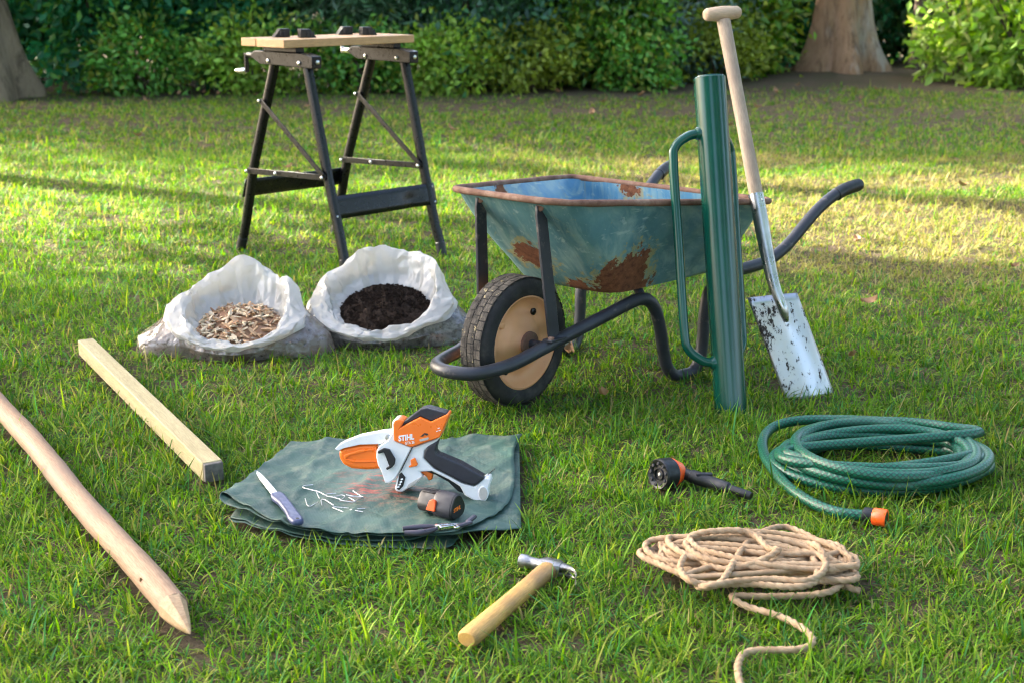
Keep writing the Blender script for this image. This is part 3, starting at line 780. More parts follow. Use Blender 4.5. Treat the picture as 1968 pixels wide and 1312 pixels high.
# ------------------------------------------------------------------ post driver (local z along the tube)
A = Vector((0.541, 3.245, -0.005)); Bt = Vector((0.484, 3.432, 0.797))
ax = (Bt - A); PL = ax.length
pd = empty('post_driver', A)
pd.rotation_mode = 'QUATERNION'; pd.rotation_quaternion = ax.to_track_quat('Z', 'Y')
tag(pd, 'dark green steel post driver tube with side handles leaning on the wheelbarrow', 'post driver')
pr = 0.0395
mb = MB(); mb.lathe([(0, pr - .004), (0, pr), (PL - .002, pr), (PL, pr - .002)], (0, 0, 0), (0, 0, 1), 144, False, True); mb.build('tube', M['green_paint'], pd, 40)
mb = MB(); mb.lathe([(PL - .001, pr - .004), (PL + .003, pr - .005)], (0, 0, 0), (0, 0, 1), 48); mb.build('end_cap', M['green_paint'], pd, 40)
Q = pd.rotation_quaternion.inverted()
for dx, dy in ((-0.97, -0.24), (0.50, 0.866)):
    d = Q @ Vector((dx, dy, 0)); d.z = 0; d.normalize(); o_ = 0.108
    zt, zb = PL * 0.835, PL * 0.155
    pts = [d * 0.036 + Vector((0, 0, zt)), d * (o_ * .62) + Vector((0, 0, zt - .006)), d * (o_ * .93) + Vector((0, 0, zt - .03)), d * o_ + Vector((0, 0, zt - .075)), d * o_ + Vector((0, 0, (zt + zb) / 2)), d * o_ + Vector((0, 0, zb + .085)), d * (o_ * .93) + Vector((0, 0, zb + .038)), d * (o_ * .62) + Vector((0, 0, zb + .008)), d * 0.036 + Vector((0, 0, zb))]
    mb = MB(); mb.tube(smooth(pts, 6), 0.0115, 14); h = mb.build('handle', M['green_paint'], pd, 60)
    for zz in (zt, zb):
        mb = MB(); mb.lathe([(0.034, 0.018), (0.041, 0.0165), (0.046, 0.0125)], (0, 0, zz), d, 16); mb.build('weld', M['green_paint'], h, 40)

# ------------------------------------------------------------------ spade (local z along the shaft)
S0 = Vector((0.668, 3.418, 0.254)); S1 = Vector((0.549, 3.70, 0.942))      # neck and grip
SB = Vector((0.772, 3.362, -0.012))                                          # middle of the cutting edge
sp = empty('spade', S0); sax = S1 - S0; SL = sax.length
zq = sax.normalized(); xq = Vector((0.92, 0.39, 0)); xq = (xq - zq * xq.dot(zq)).normalized(); yq = zq.cross(xq)
sp.rotation_mode = 'QUATERNION'; sp.rotation_quaternion = Matrix((xq, yq, zq)).transposed().to_quaternion()
SQ = sp.rotation_quaternion.inverted(); bdir = SQ @ (SB - S0); bx_ = SQ @ Vector((0.145, 0.058, 0.0)); bx_.normalize(); BH = bdir.length; bdir.normalize(); bn = bx_.cross(bdir).normalized()
if (sp.rotation_quaternion @ bn).y > 0: bn = -bn
tag(sp, 'muddy stainless spade with wooden T handle leaning against the wheelbarrow rim', 'spade')
rows = []
BWH = 0.073
for i in range(15):
    v_ = i / 14; row = []
    for j in range(17):
        x = -1 + 2 * j / 16
        y = -0.012 * (x * x) + 0.010 * math.exp(-(x / 0.2) ** 2) * float(sstep(v_, 0.55, 1.0))
        row.append(bdir * (BH * (1 - v_)) + bx_ * (x * BWH) + bn * y)
    rows.append(row)
MB().grid(rows).build('blade', M['blade'], sp, 60, 0, 2, 0.003)
pth = smooth([bdir * 0.075 + bn * 0.012, bdir * 0.03 + bn * 0.014, Vector((0, 0, 0.02)) + bn * 0.006, (0, 0, 0.10), (0, 0, 0.20), (0, 0, 0.265)], 6)
mb = MB(); n = len(pth); mb.tube(pth, [0.010 + 0.0095 * min(1, (k / n) * 1.35) if k > 3 else 0.004 + 0.002 * k for k in range(n)], 18); mb.build('socket', M['steel'], sp, 60)
pth = smooth([(0, 0, 0.255), (0, 0, 0.40), (0, 0, 0.55), (0, 0.0, SL - 0.02)], 8); n = len(pth)
mb = MB(); mb.tube(pth, [0.0182 - 0.001 * math.sin(PI * k / n) for k in range(n)], 18); mb.build('shaft', M['ash'], sp, 60)
mb = MB(); mb.lathe([(-0.054, 0.008), (-0.052, 0.013), (-0.046, 0.0165), (-0.02, 0.0185), (0, 0.0195), (0.02, 0.0185), (0.046, 0.0165), (0.052, 0.013), (0.054, 0.008)], (0, 0, SL), (1, 0, 0.06), 22); mb.build('grip', M['ash_grip'], sp, 50)
mb = MB(); mb.lathe([(0.0, 0.004), (0.0025, 0.003)], (0.004, -0.0190, 0.245), (0, -1, 0), 10); mb.build('rivet', M['steel_bolt'], sp, 40)

# ------------------------------------------------------------------ posts
a0 = Vector((-1.195, 3.735, 0.0)); a1 = Vector((-0.625, 2.725, 0.0))
sq = empty('square_post', (a0 + a1) / 2, math.atan2((a1 - a0).y, (a1 - a0).x))
tag(sq, 'square planed pale pine post lying on the grass', 'post')
Lq = (a1 - a0).length; W = 0.043
MB().box((-0.004, 0, 0.012 + W / 2), (Lq - 0.008, W, W)).build('timber', M['pine'], sq, 30, 0.0025)
MB().box((Lq / 2 - 0.003, 0, 0.012 + W / 2), (0.012, W - 0.003, W - 0.003)).build('cut_end', M['dark_end'], sq, 30, 0.002, label='cut end of the post, its shade painted in as dark grey')
b0 = Vector((-1.62, 3.80, 0.0)); b1 = Vector((-0.513, 2.005, 0.0))
rp = empty('round_post', (b0 + b1) / 2, math.atan2((b1 - b0).y, (b1 - b0).x))
tag(rp, 'long round peeled wooden post with pointed end lying on the grass', 'post')
Lr = (b1 - b0).length; RR = 0.0245; cz = RR + 0.012
pth = [Vector((-Lr / 2 + (Lr - 0.0845) * k / 60, 0.003 * math.sin(k * 0.25), cz)) for k in range(61)]
mb = MB(); mb.tube(pth, [RR * (1 + 0.022 * math.sin(k * 0.7) + 0.016 * math.sin(k * 1.9)) for k in range(61)], 24); mb.build('timber', M['round_wood'], rp, 60)
x0 = Lr / 2 - 0.0850; rings = []
for t in (0, 0.12, 0.35, 0.6, 0.85, 1.0):
    r = RR * (1 - t) ** 0.8 * 0.99 + 0.0015
    rings.append([(x0 + 0.0850 * t, r * math.cos(2 * PI * j / 8 + 0.3) * (1 if j % 2 else 0.95), cz - 0.010 * t + r * math.sin(2 * PI * j / 8 + 0.3)) for j in range(8)])
mb = MB(); mb.loft(rings); mb.build('pointed_tip', M['endgrain'], rp, 20, 0.002)

# ------------------------------------------------------------------ folded tarpaulin
t = NT('green_tarpaulin')
c = t.ramp(t.noise(5, 6, 0.6), [(0.3, (0.016, 0.052, 0.040)), (0.5, (0.034, 0.080, 0.064)), (0.70, (0.075, 0.130, 0.110))])
c = t.mix(t.ramp(t.noise(24, 7, 0.75, (1, 0.6, 1)), [(0.48, 0.0), (0.70, 0.65)]), c, (0.17, 0.18, 0.14))
m1 = t.math('MULTIPLY', t.sphere_mask((-0.26, 2.63, 0.06), 0.14), t.ramp(t.noise(30, 5, 0.7, (0.6, 2.5, 1)), [(0.50, 0.0), (0.66, 1.0)]))
c = t.mix(t.math('MULTIPLY', m1, 1.3, True), c, (0.42, 0.07, 0.05))
m2 = t.math('MULTIPLY', t.sphere_mask((-0.20, 2.56, 0.06), 0.12), t.ramp(t.noise(60, 4, 0.8), [(0.50, 0.0), (0.62, 0.8)]))
c = t.mix(m2, c, (0.30, 0.20, 0.12))
wv = t.n('TexWave'); wv.inputs['Scale'].default_value = 110; t.l(t.co(), wv.inputs['Vector'])
t.set(col=c, rough=0.55, spec=0.4)
vr = t.n('TexVoronoi', feature='DISTANCE_TO_EDGE'); vr.inputs['Scale'].default_value = 7; t.l(t.co(), vr.inputs['Vector'])
t.bump(t.math('ADD', t.math('ADD', t.math('MULTIPLY', wv.outputs['Fac'], 0.03), t.noise(20, 6, 0.65, (1, 1, 1), 0.8)), t.math('MULTIPLY', t.math('MINIMUM', vr.outputs['Distance'], 0.06), 5.0)), 0.5, 0.006)
M['tarp'] = t.m
def curve_pts(ctrl, n):
    s_ = smooth([(x, y, 0) for x, y in ctrl], 12); L = [0.0]
    for i in range(1, len(s_)): L.append(L[-1] + (s_[i] - s_[i - 1]).length)
    return [Vector((np.interp(k / (n - 1) * L[-1], L, [p.x for p in s_]), np.interp(k / (n - 1) * L[-1], L, [p.y for p in s_]), 0)) for k in range(n)]
NT_, NS_ = 58, 68
# each layer: front edge (left to right), back edge (left to right), height
LAY = [
 ([(-0.536, 2.492), (-0.41, 2.432), (-0.28, 2.402), (-0.134, 2.385), (-0.10, 2.42)], [(-0.47, 2.955), (-0.24, 2.97), (-0.01, 2.985)], 0.011),
 ([(-0.548, 2.505), (-0.43, 2.44), (-0.27, 2.412), (-0.10, 2.425), (0.016, 2.468)], [(-0.478, 2.945), (-0.24, 2.962), (0.006, 2.985)], 0.018),
 ([(-0.562, 2.525), (-0.43, 2.445), (-0.27, 2.412), (-0.11, 2.40), (0.004, 2.452)], [(-0.482, 2.935), (-0.24, 2.952), (0.012, 2.972)], 0.026),
 ([(-0.572, 2.552), (-0.42, 2.432), (-0.28, 2.402), (-0.127, 2.386), (-0.085, 2.415)], [(-0.490, 2.915), (-0.24, 2.935), (-0.006, 2.955)], 0.036),
]
crv = [(curve_pts(f, NS_), curve_pts(b, NS_), z) for f, b, z in LAY]
# the right edge of the top layer bows inwards, as it is folded back on itself
def lay_pt(k, s, t):
    f, b, z = crv[k]
    p = f[s].lerp(b[s], t)
    u = s / (NS_ - 1)
    if k == 3: p.x += 0.075 * u ** 2 * math.sin(PI * min(1, t * 1.15)) * (1 - t) + 0.03 * u * u * t
    x, y = p.x, p.y
    zz = z + 0.014 * (float(fbm(x * 5 + k, y * 5, 21 + (0 if k > 1 else 4))) - 0.35) + 0.006 * math.sin(x * 17 + y * 9 + k * .4) * (0.35 + 0.65 * (1 - t)) - 0.004
    if k >= 2 and u < 0.3: zz += 0.012 * (1 - u / 0.3) * (1 - t)
    zz += 0.004 * abs(math.sin(x * 31 - y * 22)) ** 6 + 0.003 * abs(math.sin(x * 11 + y * 41 + 1)) ** 8
    if k == 3 or k == 2:     # square fold lines left from the packet
        for cx_ in (-0.43, -0.30, -0.155): zz += 0.0035 * math.exp(-((x - cx_ - 0.05 * (y - 2.6)) / 0.006) ** 2)
        for cy_ in (2.53, 2.70, 2.84): zz += 0.003 * math.exp(-((y - cy_ + 0.04 * (x + .3)) / 0.006) ** 2)
        zz += 0.006 * (float(fbm(x * 13, y * 13, 77)) - .5)
    return Vector((x, y, max(zz, 0.006 + 0.006 * k)))
P = []
for ti in range(NT_):
    tt = ti / (NT_ - 1); row = []
    for k in range(4):
        idx = range(NS_) if k % 2 else range(NS_ - 1, -1, -1)
        seg = [lay_pt(k, s, tt) for s in idx]
        if row:
            a_, b_ = row[-1], seg[0]; mid = (a_ + b_) / 2; out = Vector((-1 if k % 2 else 1, 0, 0))
            h_ = max(0.006, abs(b_.z - a_.z) / 2)
            for q in (0.25, 0.5, 0.75):
                row.append(a_.lerp(b_, q) + out * (h_ * 1.1 * math.sin(PI * q)))
        row += seg
    P.append(row)
tarp = MB().grid(P).build('tarpaulin', M['tarp'], None, 60, 0, 2, 0.0011)
tag(tarp, 'folded dark green tarpaulin spread on the grass under the tools', 'tarpaulin')
def tarp_z(x, y):
    best = 0.03
    bd = 9
    for ti in range(NT_):
        for s in range(0, NS_):
            p = P[ti][-NS_ + s]
            d = (p.x - x) ** 2 + (p.y - y) ** 2
            if d < bd: bd = d; best = p.z
    return best + 0.0012

# ------------------------------------------------------------------ cordless pruning saw, upright on the tarpaulin
def text_part(name, body, size, mat, parent, mt, shear=0.25, bold=0.0, sx=1.0):
    cu = bpy.data.curves.new(name, 'FONT'); cu.body = body; cu.size = size; cu.shear = shear; cu.extrude = 0.0004; cu.offset = bold; cu.resolution_u = 3
    tmp = bpy.data.objects.new(name, cu)
    COL.objects.link(tmp)
    dg = bpy.context.evaluated_depsgraph_get(); dg.update()
    me = bpy.data.meshes.new_from_object(tmp.evaluated_get(dg))
    bpy.data.objects.remove(tmp, do_unlink=True)
    me.materials.clear(); me.materials.append(mat)
    me.transform(mt @ Matrix.Diagonal((sx, 1, 1, 1)))
    o = bpy.data.objects.new(name, me); COL.objects.link(o); o.parent = parent
    return o
saw_x, saw_y = -0.222, 2.60
saw = empty('pruning_saw', (saw_x, saw_y, tarp_z(saw_x, saw_y) - 0.001), math.radians(-4))
saw.rotation_euler = (math.radians(-9), 0, math.radians(-4))
tag(saw, 'orange and white cordless pruning saw standing on the green tarpaulin', 'pruning saw')
KS = 1 / (5.467 * 968.0)
def S(pts): return [((x - 765) * KS, (910 - y) * KS * 1.04) for x, y in pts]
def Sp(name, pts, half, mat, bev=0.003, parent=saw, off=0.0, segs=3):
    return MB().prism(S(pts), off - half, off + half).build(name, M[mat], parent, 30, bev, segs)
Sp('chain_hood', [(68, 492), (84, 508), (110, 512), (160, 486), (330, 446), (505, 436), (560, 430), (640, 382), (700, 300), (690, 292), (560, 308), (330, 356), (170, 418), (100, 456)], 0.016, 'white_plastic', 0.003)
sc_ = Sp('scabbard', [(104, 515), (160, 492), (330, 452), (508, 442), (540, 560), (566, 690), (400, 706), (240, 697), (150, 655), (112, 592)], 0.013, 'orange_plastic', 0.006)
Sp('scabbard_rib', [(165, 555), (330, 500), (490, 485), (490, 500), (400, 515), (230, 560), (190, 590), (270, 612), (530, 605), (530, 622), (260, 632), (165, 600)], 0.0018, 'orange_plastic', 0.0015, sc_, -0.0135)
Sp('front_body', [(688, 190), (704, 172), (745, 163), (775, 240), (722, 392), (893, 452), (770, 690), (722, 772), (655, 826), (612, 822), (566, 690), (535, 640), (517, 560), (522, 490), (545, 448), (640, 384), (688, 300)], 0.027, 'white_plastic', 0.004)
Sp('rear_body', [(897, 452), (1190, 345), (1150, 392), (1030, 478), (1018, 560), (1125, 662), (1300, 744), (1420, 806), (1555, 838), (1600, 800), (1675, 742), (1718, 750), (1726, 792), (1704, 850), (1696, 950), (1660, 990), (1610, 1000), (1530, 972), (1452, 930), (1402, 842), (1282, 772), (1102, 692), (975, 700), (1012, 748), (935, 832), (835, 885), (792, 914), (730, 910), (712, 882), (733, 790), (778, 690)], 0.024, 'white_plastic', 0.0045)
cov = Sp('top_cover', [(698, 210), (716, 180), (762, 165), (812, 188), (775, 250), (835, 216), (985, 138), (1095, 184), (1268, 102), (1282, 118), (1192, 338), (890, 446), (708, 384)], 0.030, 'orange_plastic', 0.003)
Sp('top_pad', [(766, 246), (778, 214), (985, 62), (1050, 48), (1250, 96), (1262, 110), (1095, 182), (985, 134), (835, 214)], 0.024, 'grey_plastic', 0.005)
Sp('hand_grip', [(1052, 442), (1172, 376), (1142, 480), (1162, 512), (1400, 602), (1662, 742), (1560, 828), (1440, 800), (1130, 650), (1018, 555), (1024, 500)], 0.0205, 'grey_plastic', 0.009, saw, -0.007, 4)
Sp('grip_underside', [(962, 690), (1040, 668), (1110, 676), (1300, 758), (1404, 838), (1448, 922), (1380, 902), (1275, 806), (1130, 732), (1030, 700)], 0.017, 'black_plastic', 0.003)
Sp('trigger', [(972, 712), (1040, 690), (1108, 722), (1102, 790), (1062, 800), (1042, 762)], 0.010, 'orange_plastic', 0.003, saw, -0.004)
Sp('tension_lever', [(538, 492), (600, 458), (660, 468), (694, 520), (724, 570), (716, 622), (690, 652), (638, 682), (624, 662), (662, 640), (604, 500), (546, 518)], 0.004, 'black_plastic', 0.0015, saw, -0.030)
Sp('lock_button', [(880, 580), (927, 554), (960, 622), (942, 640), (868, 656), (862, 642), (890, 628)], 0.004, 'orange_plastic', 0.001, saw, -0.024)
disp = Sp('charge_display', [(762, 728), (786, 708), (828, 760), (802, 850), (760, 892), (734, 880)], 0.0015, 'black_plastic', 0.0008, saw, -0.0245)
for k, (x, y) in enumerate(((752, 858), (768, 832), (780, 806), (790, 778))):
    Sp('charge_light', [(x - 13, y - 4), (x + 11, y - 12), (x + 13, y + 4), (x - 11, y + 12)], 0.0006, 'print_white', 0, disp, -0.0262)
Sp('vent', [(858, 830), (998, 746), (985, 772), (925, 826), (836, 876)], 0.0012, 'print_grey', 0.0005, saw, -0.0245)
Sp('seam', [(893, 452), (900, 456), (785, 690), (776, 690)], 0.0008, 'black_plastic', 0, saw, -0.0268)
mb = MB(); mb.lathe([(0, 0.0062), (0.003, 0.0062), (0.004, 0.004)], Vector((S([(637, 362)])[0][0], -0.0155, S([(637, 362)])[0][1])), (0, -1, 0), 20); scr = mb.build('screw', M['steel'], saw, 40)
ex, ez = S([(1650, 905)])[0]
el = [(ex + 0.0105 * math.cos(2 * PI * k / 24), ez + 0.0155 * math.sin(2 * PI * k / 24)) for k in range(24)]
MB().prism(el, -0.0262, -0.021).build('end_ring', M['white_plastic'], saw, 40, 0.001)
el = [(ex + 0.0085 * math.cos(2 * PI * k / 24), ez + 0.0132 * math.sin(2 * PI * k / 24)) for k in range(24)]
MB().prism(el, -0.0268, -0.024).build('battery_port', M['print_grey'], saw, 40, 0.0005)
mb = MB(); px_, pz_ = S([(1685, 735)])[0]; mb.tube([Vector((px_, 0.0, pz_)), Vector((px_ + 0.014, 0.002, pz_ + 0.012))], 0.0009, 6); mb.build('hanging_wire', M['black_plastic'], saw, 40)
def on_side(px, py, ang, y): 
    x, z = S([(px, py)])[0]
    return Matrix.Translation((x, y, z)) @ Matrix.Rotation(PI / 2, 4, 'X') @ Matrix.Rotation(ang, 4, 'Z')
text_part('lettering', 'STIHL', 0.0150, M['print_white'], cov, on_side(757, 386, math.radians(9), -0.0303), 0.18, 0.0006, 0.82)
text_part('lettering', 'GTA 26', 0.0076, M['print_white'], cov, on_side(824, 420, math.radians(9), -0.0303), 0.18, 0.0001, 0.78)
Sp('emblem', [(985, 335), (1010, 312), (1030, 298), (1060, 300), (1072, 316), (1050, 322), (1030, 312), (1018, 330)], 0.0004, 'print_black', 0, cov, -0.0304)
Sp('emblem', [(975, 365), (1070, 338), (1076, 352), (1060, 366), (985, 384)], 0.0004, 'print_grey', 0, cov, -0.0304)
for x, y in ((1180, 246), (1165, 276), (1192, 268)):
    Sp('vent_mark', [(x - 12, y - 1), (x + 10, y - 8), (x + 10, y - 1), (x - 10, y + 6)], 0.0004, 'print_white', 0, cov, -0.0304)

# ------------------------------------------------------------------ spare battery
bx, by = -0.139, 2.472
bt = empty('battery', (bx, by, tarp_z(bx, by) + 0.001), math.radians(-32))
bt.scale = (0.86, 0.86, 0.86)
tag(bt, 'black tool battery with orange latch lying on the tarpaulin', 'battery')
def tri_ring(x, s, dz=0.0):
    out = []
    for j in range(30):
        a = 2 * PI * j / 30 + PI / 2
        r = 0.029 * (1 + 0.10 * math.cos(3 * (a - PI / 2)))
        out.append((x, r * math.cos(a) * s * 1.0, 0.0265 + r * math.sin(a) * s + dz))
    return out
mb = MB(); mb.loft([tri_ring(-0.004, .88), tri_ring(0, .96), tri_ring(0.006, 1.0), tri_ring(0.044, 1.0), tri_ring(0.046, .98)]); mb.build('end_housing', M['grey_plastic'], bt, 30)
mb = MB(); mb.loft([tri_ring(-0.0435, .80), tri_ring(-0.040, .85), tri_ring(-0.003, .85)]); mb.build('cell_block', M['black_plastic'], bt, 30)
mb = MB(); mb.loft([tri_ring(0.0455, .95), tri_ring(0.049, .94), tri_ring(0.051, .86)]); fc = mb.build('end_face', M['black_plastic'], bt, 30)
for yy in (-0.008, 0.010):
    MB().box((-0.022, yy, 0.0515), (0.034, 0.005, 0.003)).build('contact_rail', M['black_plastic'], bt, 30, 0.001)
lm = Matrix.Translation((-0.001, -0.0275, 0.031)) @ Matrix.Rotation(math.radians(-14), 4, 'X')
MB().prism([(-0.013, -0.013), (0.011, -0.013), (0.010, 0.010), (0.002, 0.014), (-0.006, 0.010)], -0.004, 0.004, lm).build('latch', M['red_orange'], bt, 30, 0.0015)
MB().box((0.018, -0.0165, 0.0035), (0.026, 0.003, 0.003)).build('contact_strip', M['steel'], bt, 30, 0.0005)
text_part('lettering', 'STIHL', 0.0125, M['print_orange'], fc, Matrix.Translation((0.0512, -0.0185, 0.020)) @ Matrix.Rotation(PI / 2, 4, 'Z') @ Matrix.Rotation(PI / 2, 4, 'X') @ Matrix.Rotation(math.radians(4), 4, 'Z'), 0.18, 0.0003, 0.85)

# ------------------------------------------------------------------ knife
k0 = Vector((-0.527, 2.690, 0)); k1 = Vector((-0.399, 2.412, 0)); kd = k1 - k0; KL = kd.length; kf = KL / 0.256
kn = empty('knife', (k0.x, k0.y, 0.0), math.atan2(kd.y, kd.x))
zk0, zk1 = tarp_z(k0.x, k0.y), tarp_z(k1.x, k1.y + 0.01); kn.location.z = zk0 + 0.003; kn.rotation_euler.y = -math.atan2(zk1 - zk0, KL)
tag(kn, 'small knife with blue-grey handle lying at the left of the tarpaulin', 'knife')
bl = [(x * kf, y * 0.75) for x, y in [(0, -0.002), (0.012, -0.008), (0.04, -0.011), (0.09, -0.011), (0.125, -0.010), (0.125, 0.008), (0.08, 0.008), (0.03, 0.005), (0.006, 0.001)]]
MB().prism([(x, y) for x, y in bl], -0.0008, 0.0008, Matrix.Translation((0, 0, 0.004)) @ Matrix.Rotation(-PI / 2, 4, 'X')).build('blade', M['steel'], kn, 30, 0.0004)
hl = [(x * kf, y) for x, y in [(0.122, 0.009), (0.135, 0.013), (0.165, 0.0135), (0.21, 0.0125), (0.240, 0.0125), (0.253, 0.010), (0.256, 0.0), (0.251, -0.011), (0.235, -0.014), (0.205, -0.010), (0.165, -0.010), (0.140, -0.015), (0.124, -0.013)]]
M['knife_handle'] = simple('blue_grey_plastic', (0.045, 0.055, 0.12), 0.4, 0, 0.12, 40)
MB().prism(hl, -0.0065, 0.0065, Matrix.Translation((0, 0, 0.0065)) @ Matrix.Rotation(-PI / 2, 4, 'X')).build('handle', M['knife_handle'], kn, 30, 0.005, 3)
mb = MB(); mb.lathe([(0, 0.0035), (0.0006, 0.0032)], (0.247 * kf, 0, 0.0130), (0, 0, 1), 14); mb.build('hanging_hole', M['print_black'], kn, 40)

# ------------------------------------------------------------------ wire staples on the tarpaulin
ST = [  # polylines on the tarp (world x, y)
 ('wire staple lying apart at the back left of the pile', [(-0.4033, 2.6284), (-0.4211, 2.6235), (-0.4227, 2.6161), (-0.4192, 2.61), (-0.3875, 2.5905)]),
 ('square bent staple at the far left of the pile', [(-0.41, 2.5619), (-0.4018, 2.5292), (-0.3981, 2.5211), (-0.3933, 2.52), (-0.3819, 2.5431)]),
 ('peaked staple touching the square bent one', [(-0.3788, 2.542), (-0.3889, 2.575), (-0.3876, 2.5785), (-0.3831, 2.5773), (-0.3707, 2.5619)]),
 ('long hooked staple running to the middle of the pile', [(-0.3714, 2.5223), (-0.3766, 2.5478), (-0.3758, 2.5548), (-0.3694, 2.5525), (-0.349, 2.5234)]),
 ('thin staple half hidden at the back of the pile', [(-0.3498, 2.575), (-0.3676, 2.5714), (-0.3703, 2.5655), (-0.366, 2.5595), (-0.3532, 2.5537), (-0.3371, 2.542)]),
 ('rounded staple in the middle of the pile', [(-0.3516, 2.5548), (-0.3381, 2.5643), (-0.3326, 2.5619), (-0.33, 2.5548), (-0.3373, 2.5327)]),
 ('open staple at the back right of the pile', [(-0.319, 2.5954), (-0.2994, 2.5666), (-0.2989, 2.5619), (-0.3031, 2.5607), (-0.3301, 2.5738)]),
 ('triangular staple at the right of the pile', [(-0.3067, 2.5269), (-0.3213, 2.5466), (-0.3193, 2.5513), (-0.296, 2.5513), (-0.2931, 2.5478), (-0.307, 2.5292)]),
 ('flat staple right of the middle of the pile', [(-0.335, 2.5246), (-0.311, 2.5154), (-0.3061, 2.5177), (-0.3023, 2.5292), (-0.2935, 2.5431)]),
 ('closed staple at the front of the pile', [(-0.318, 2.5097), (-0.3487, 2.5177), (-0.349, 2.5131), (-0.3269, 2.4916)]),
 ('closed staple at the front right corner of the pile', [(-0.2848, 2.5006), (-0.313, 2.4961), (-0.3132, 2.4939), (-0.2873, 2.4838)]),
]
M['wire'] = simple('galvanised_wire', (0.50, 0.51, 0.52), 0.38, 0.95, 0.15, 80)
for k, (lb, pts) in enumerate(ST):
    mb = MB(); dz = 0.0018 + 0.0022 * (k % 3) * (1 if 1 < k < 9 else 0)
    c_ = Vector((sum(p[0] for p in pts) / len(pts), sum(p[1] for p in pts) / len(pts), 0))
    loc = Vector((c_.x, c_.y, tarp_z(c_.x, c_.y)))
    zs_ = max(tarp_z(x, y) for x, y in pts) - 0.0008
    pp = [Vector((x, y, 0)) - Vector((c_.x, c_.y, 0)) + Vector((0, 0, zs_ - loc.z + dz)) for x, y in pts]
    fine = []
    for i in range(len(pp) - 1):
        for q in (0.0, 0.5): fine.append(pp[i].lerp(pp[i + 1], q))
    fine.append(pp[-1])
    mb.tube(fine, 0.00095, 8); o = mb.build('wire_staple', M['wire'], None, 60); o.location = loc
    tag(o, lb, 'staple', 'wire staples on the tarpaulin')

# ------------------------------------------------------------------ pliers at the front edge of the tarpaulin
pl = empty('pliers', (-0.140, 2.395, tarp_z(-0.14, 2.40) + 0.004), math.radians(14))
tag(pl, 'dark-handled pliers with silver jaws at the front edge of the tarpaulin', 'pliers')
M['plier_grip'] = simple('dark_purple_grey_grip', (0.045, 0.038, 0.055), 0.4, 0, 0.2, 50)
for s in (-1, 1):
    mb = MB(); pth = smooth([(-0.062, 0.004 + 0.010 * s, 0), (-0.035, 0.013 * s, 0), (-0.012, 0.009 * s, 0.001), (0.0, 0.004 * s, 0.002)], 5)
    mb.tube(pth, [0.0035 + 0.0025 * math.sin(PI * min(1, 0.15 + k / len(pth))) for k in range(len(pth))], 10); mb.build('handle', M['plier_grip'], pl, 50)
    mb = MB(); mb.prism([(0.0, 0.001 * s), (0.006, 0.010 * s), (0.022, 0.008 * s), (0.040, 0.003 * s), (0.040, 0.0004 * s), (0.012, 0.0006 * s)], -0.003, 0.003, Matrix.Translation((0, 0, 0.003)) @ Matrix.Rotation(-PI / 2, 4, 'X')); mb.build('jaw', M['chrome'], pl, 30, 0.0008)
mb = MB(); mb.lathe([(0, 0.0065), (0.0072, 0.0065), (0.008, 0.005)], (0.002, 0, 0), (0, 0, 1), 18); mb.build('pivot', M['chrome'], pl, 40)
for k, (x, y, r) in enumerate(((0.052, -0.002, 0.4), (0.070, 0.020, 0.9))):
    mb = MB(); mt = Matrix.Translation((x, y, 0.004)) @ Matrix.Rotation(r, 4, 'Z')
    mb.box((0, 0, 0), (0.034, 0.010, 0.007), mt); mb.build('folded_grip', M['plier_grip'], pl, 30, 0.003)
    mb = MB(); mb.box((-0.018, -0.002, -0.001), (0.012, 0.006, 0.004), mt); mb.build('metal_tip', M['chrome'], pl, 30, 0.001)

# ------------------------------------------------------------------ claw hammer
h0 = Vector((-0.072, 1.985, 0.026)); h1 = Vector((0.064, 2.252, 0.032)); hd = h1 - h0; HL = hd.length
hm = empty('claw_hammer', h0, math.atan2(hd.y, hd.x))
tag(hm, 'old claw hammer with yellowish wooden handle lying on the grass', 'hammer')
mb = MB(); rings = []
for t_, a_, b_ in ((0, .0140, .0105), (0.012, .0168, .0130), (0.05, .0178, .0138), (0.25, .0172, .0132), (0.5, .0160, .0125), (0.75, .0160, .0120), (0.9, .0170, .0125), (1.0, .0165, .0125)):
    a_ *= 1.10; b_ *= 1.1
    rings.append([(HL * t_, a_ * math.cos(2 * PI * j / 20) * (1 - 0.06 * math.cos(4 * PI * j / 20) ** 2), b_ * math.sin(2 * PI * j / 20)) for j in range(20)])
mb.loft(rings); mb.build('handle', M['hammer_wood'], hm, 45)
# head: local +y is the striking face side, -y the claw; claw bends back to the handle (-x)
hx = HL + 0.012
mb = MB()
def hring(x, y, ax_, az, ang, n=16, sq_=0.5):
    out = []
    for j in range(n):
        a = 2 * PI * j / n; k = 1 / max(abs(math.cos(a)), abs(math.sin(a))) ** sq_
        lx = ax_ * math.cos(a) * k; lz = az * math.sin(a) * k
        out.append((x + lx * math.cos(ang), y + lx * math.sin(ang), lz))
    return out
mb.loft([hring(hx, .062, .0105, .0105, 0, sq_=.1), hring(hx, .060, .0128, .0128, 0, sq_=.1), hring(hx, .048, .0130, .0130, 0, sq_=.1), hring(hx, .043, .0105, .0105, 0, sq_=.1), hring(hx, .026, .0100, .0100, 0, sq_=.3), hring(hx, .016, .0150, .0125, 0, sq_=.6), hring(hx - .002, -.012, .0165, .0128, 0, sq_=.6), hring(hx - .001, -.020, .0125, .0115, .12, sq_=.6)])
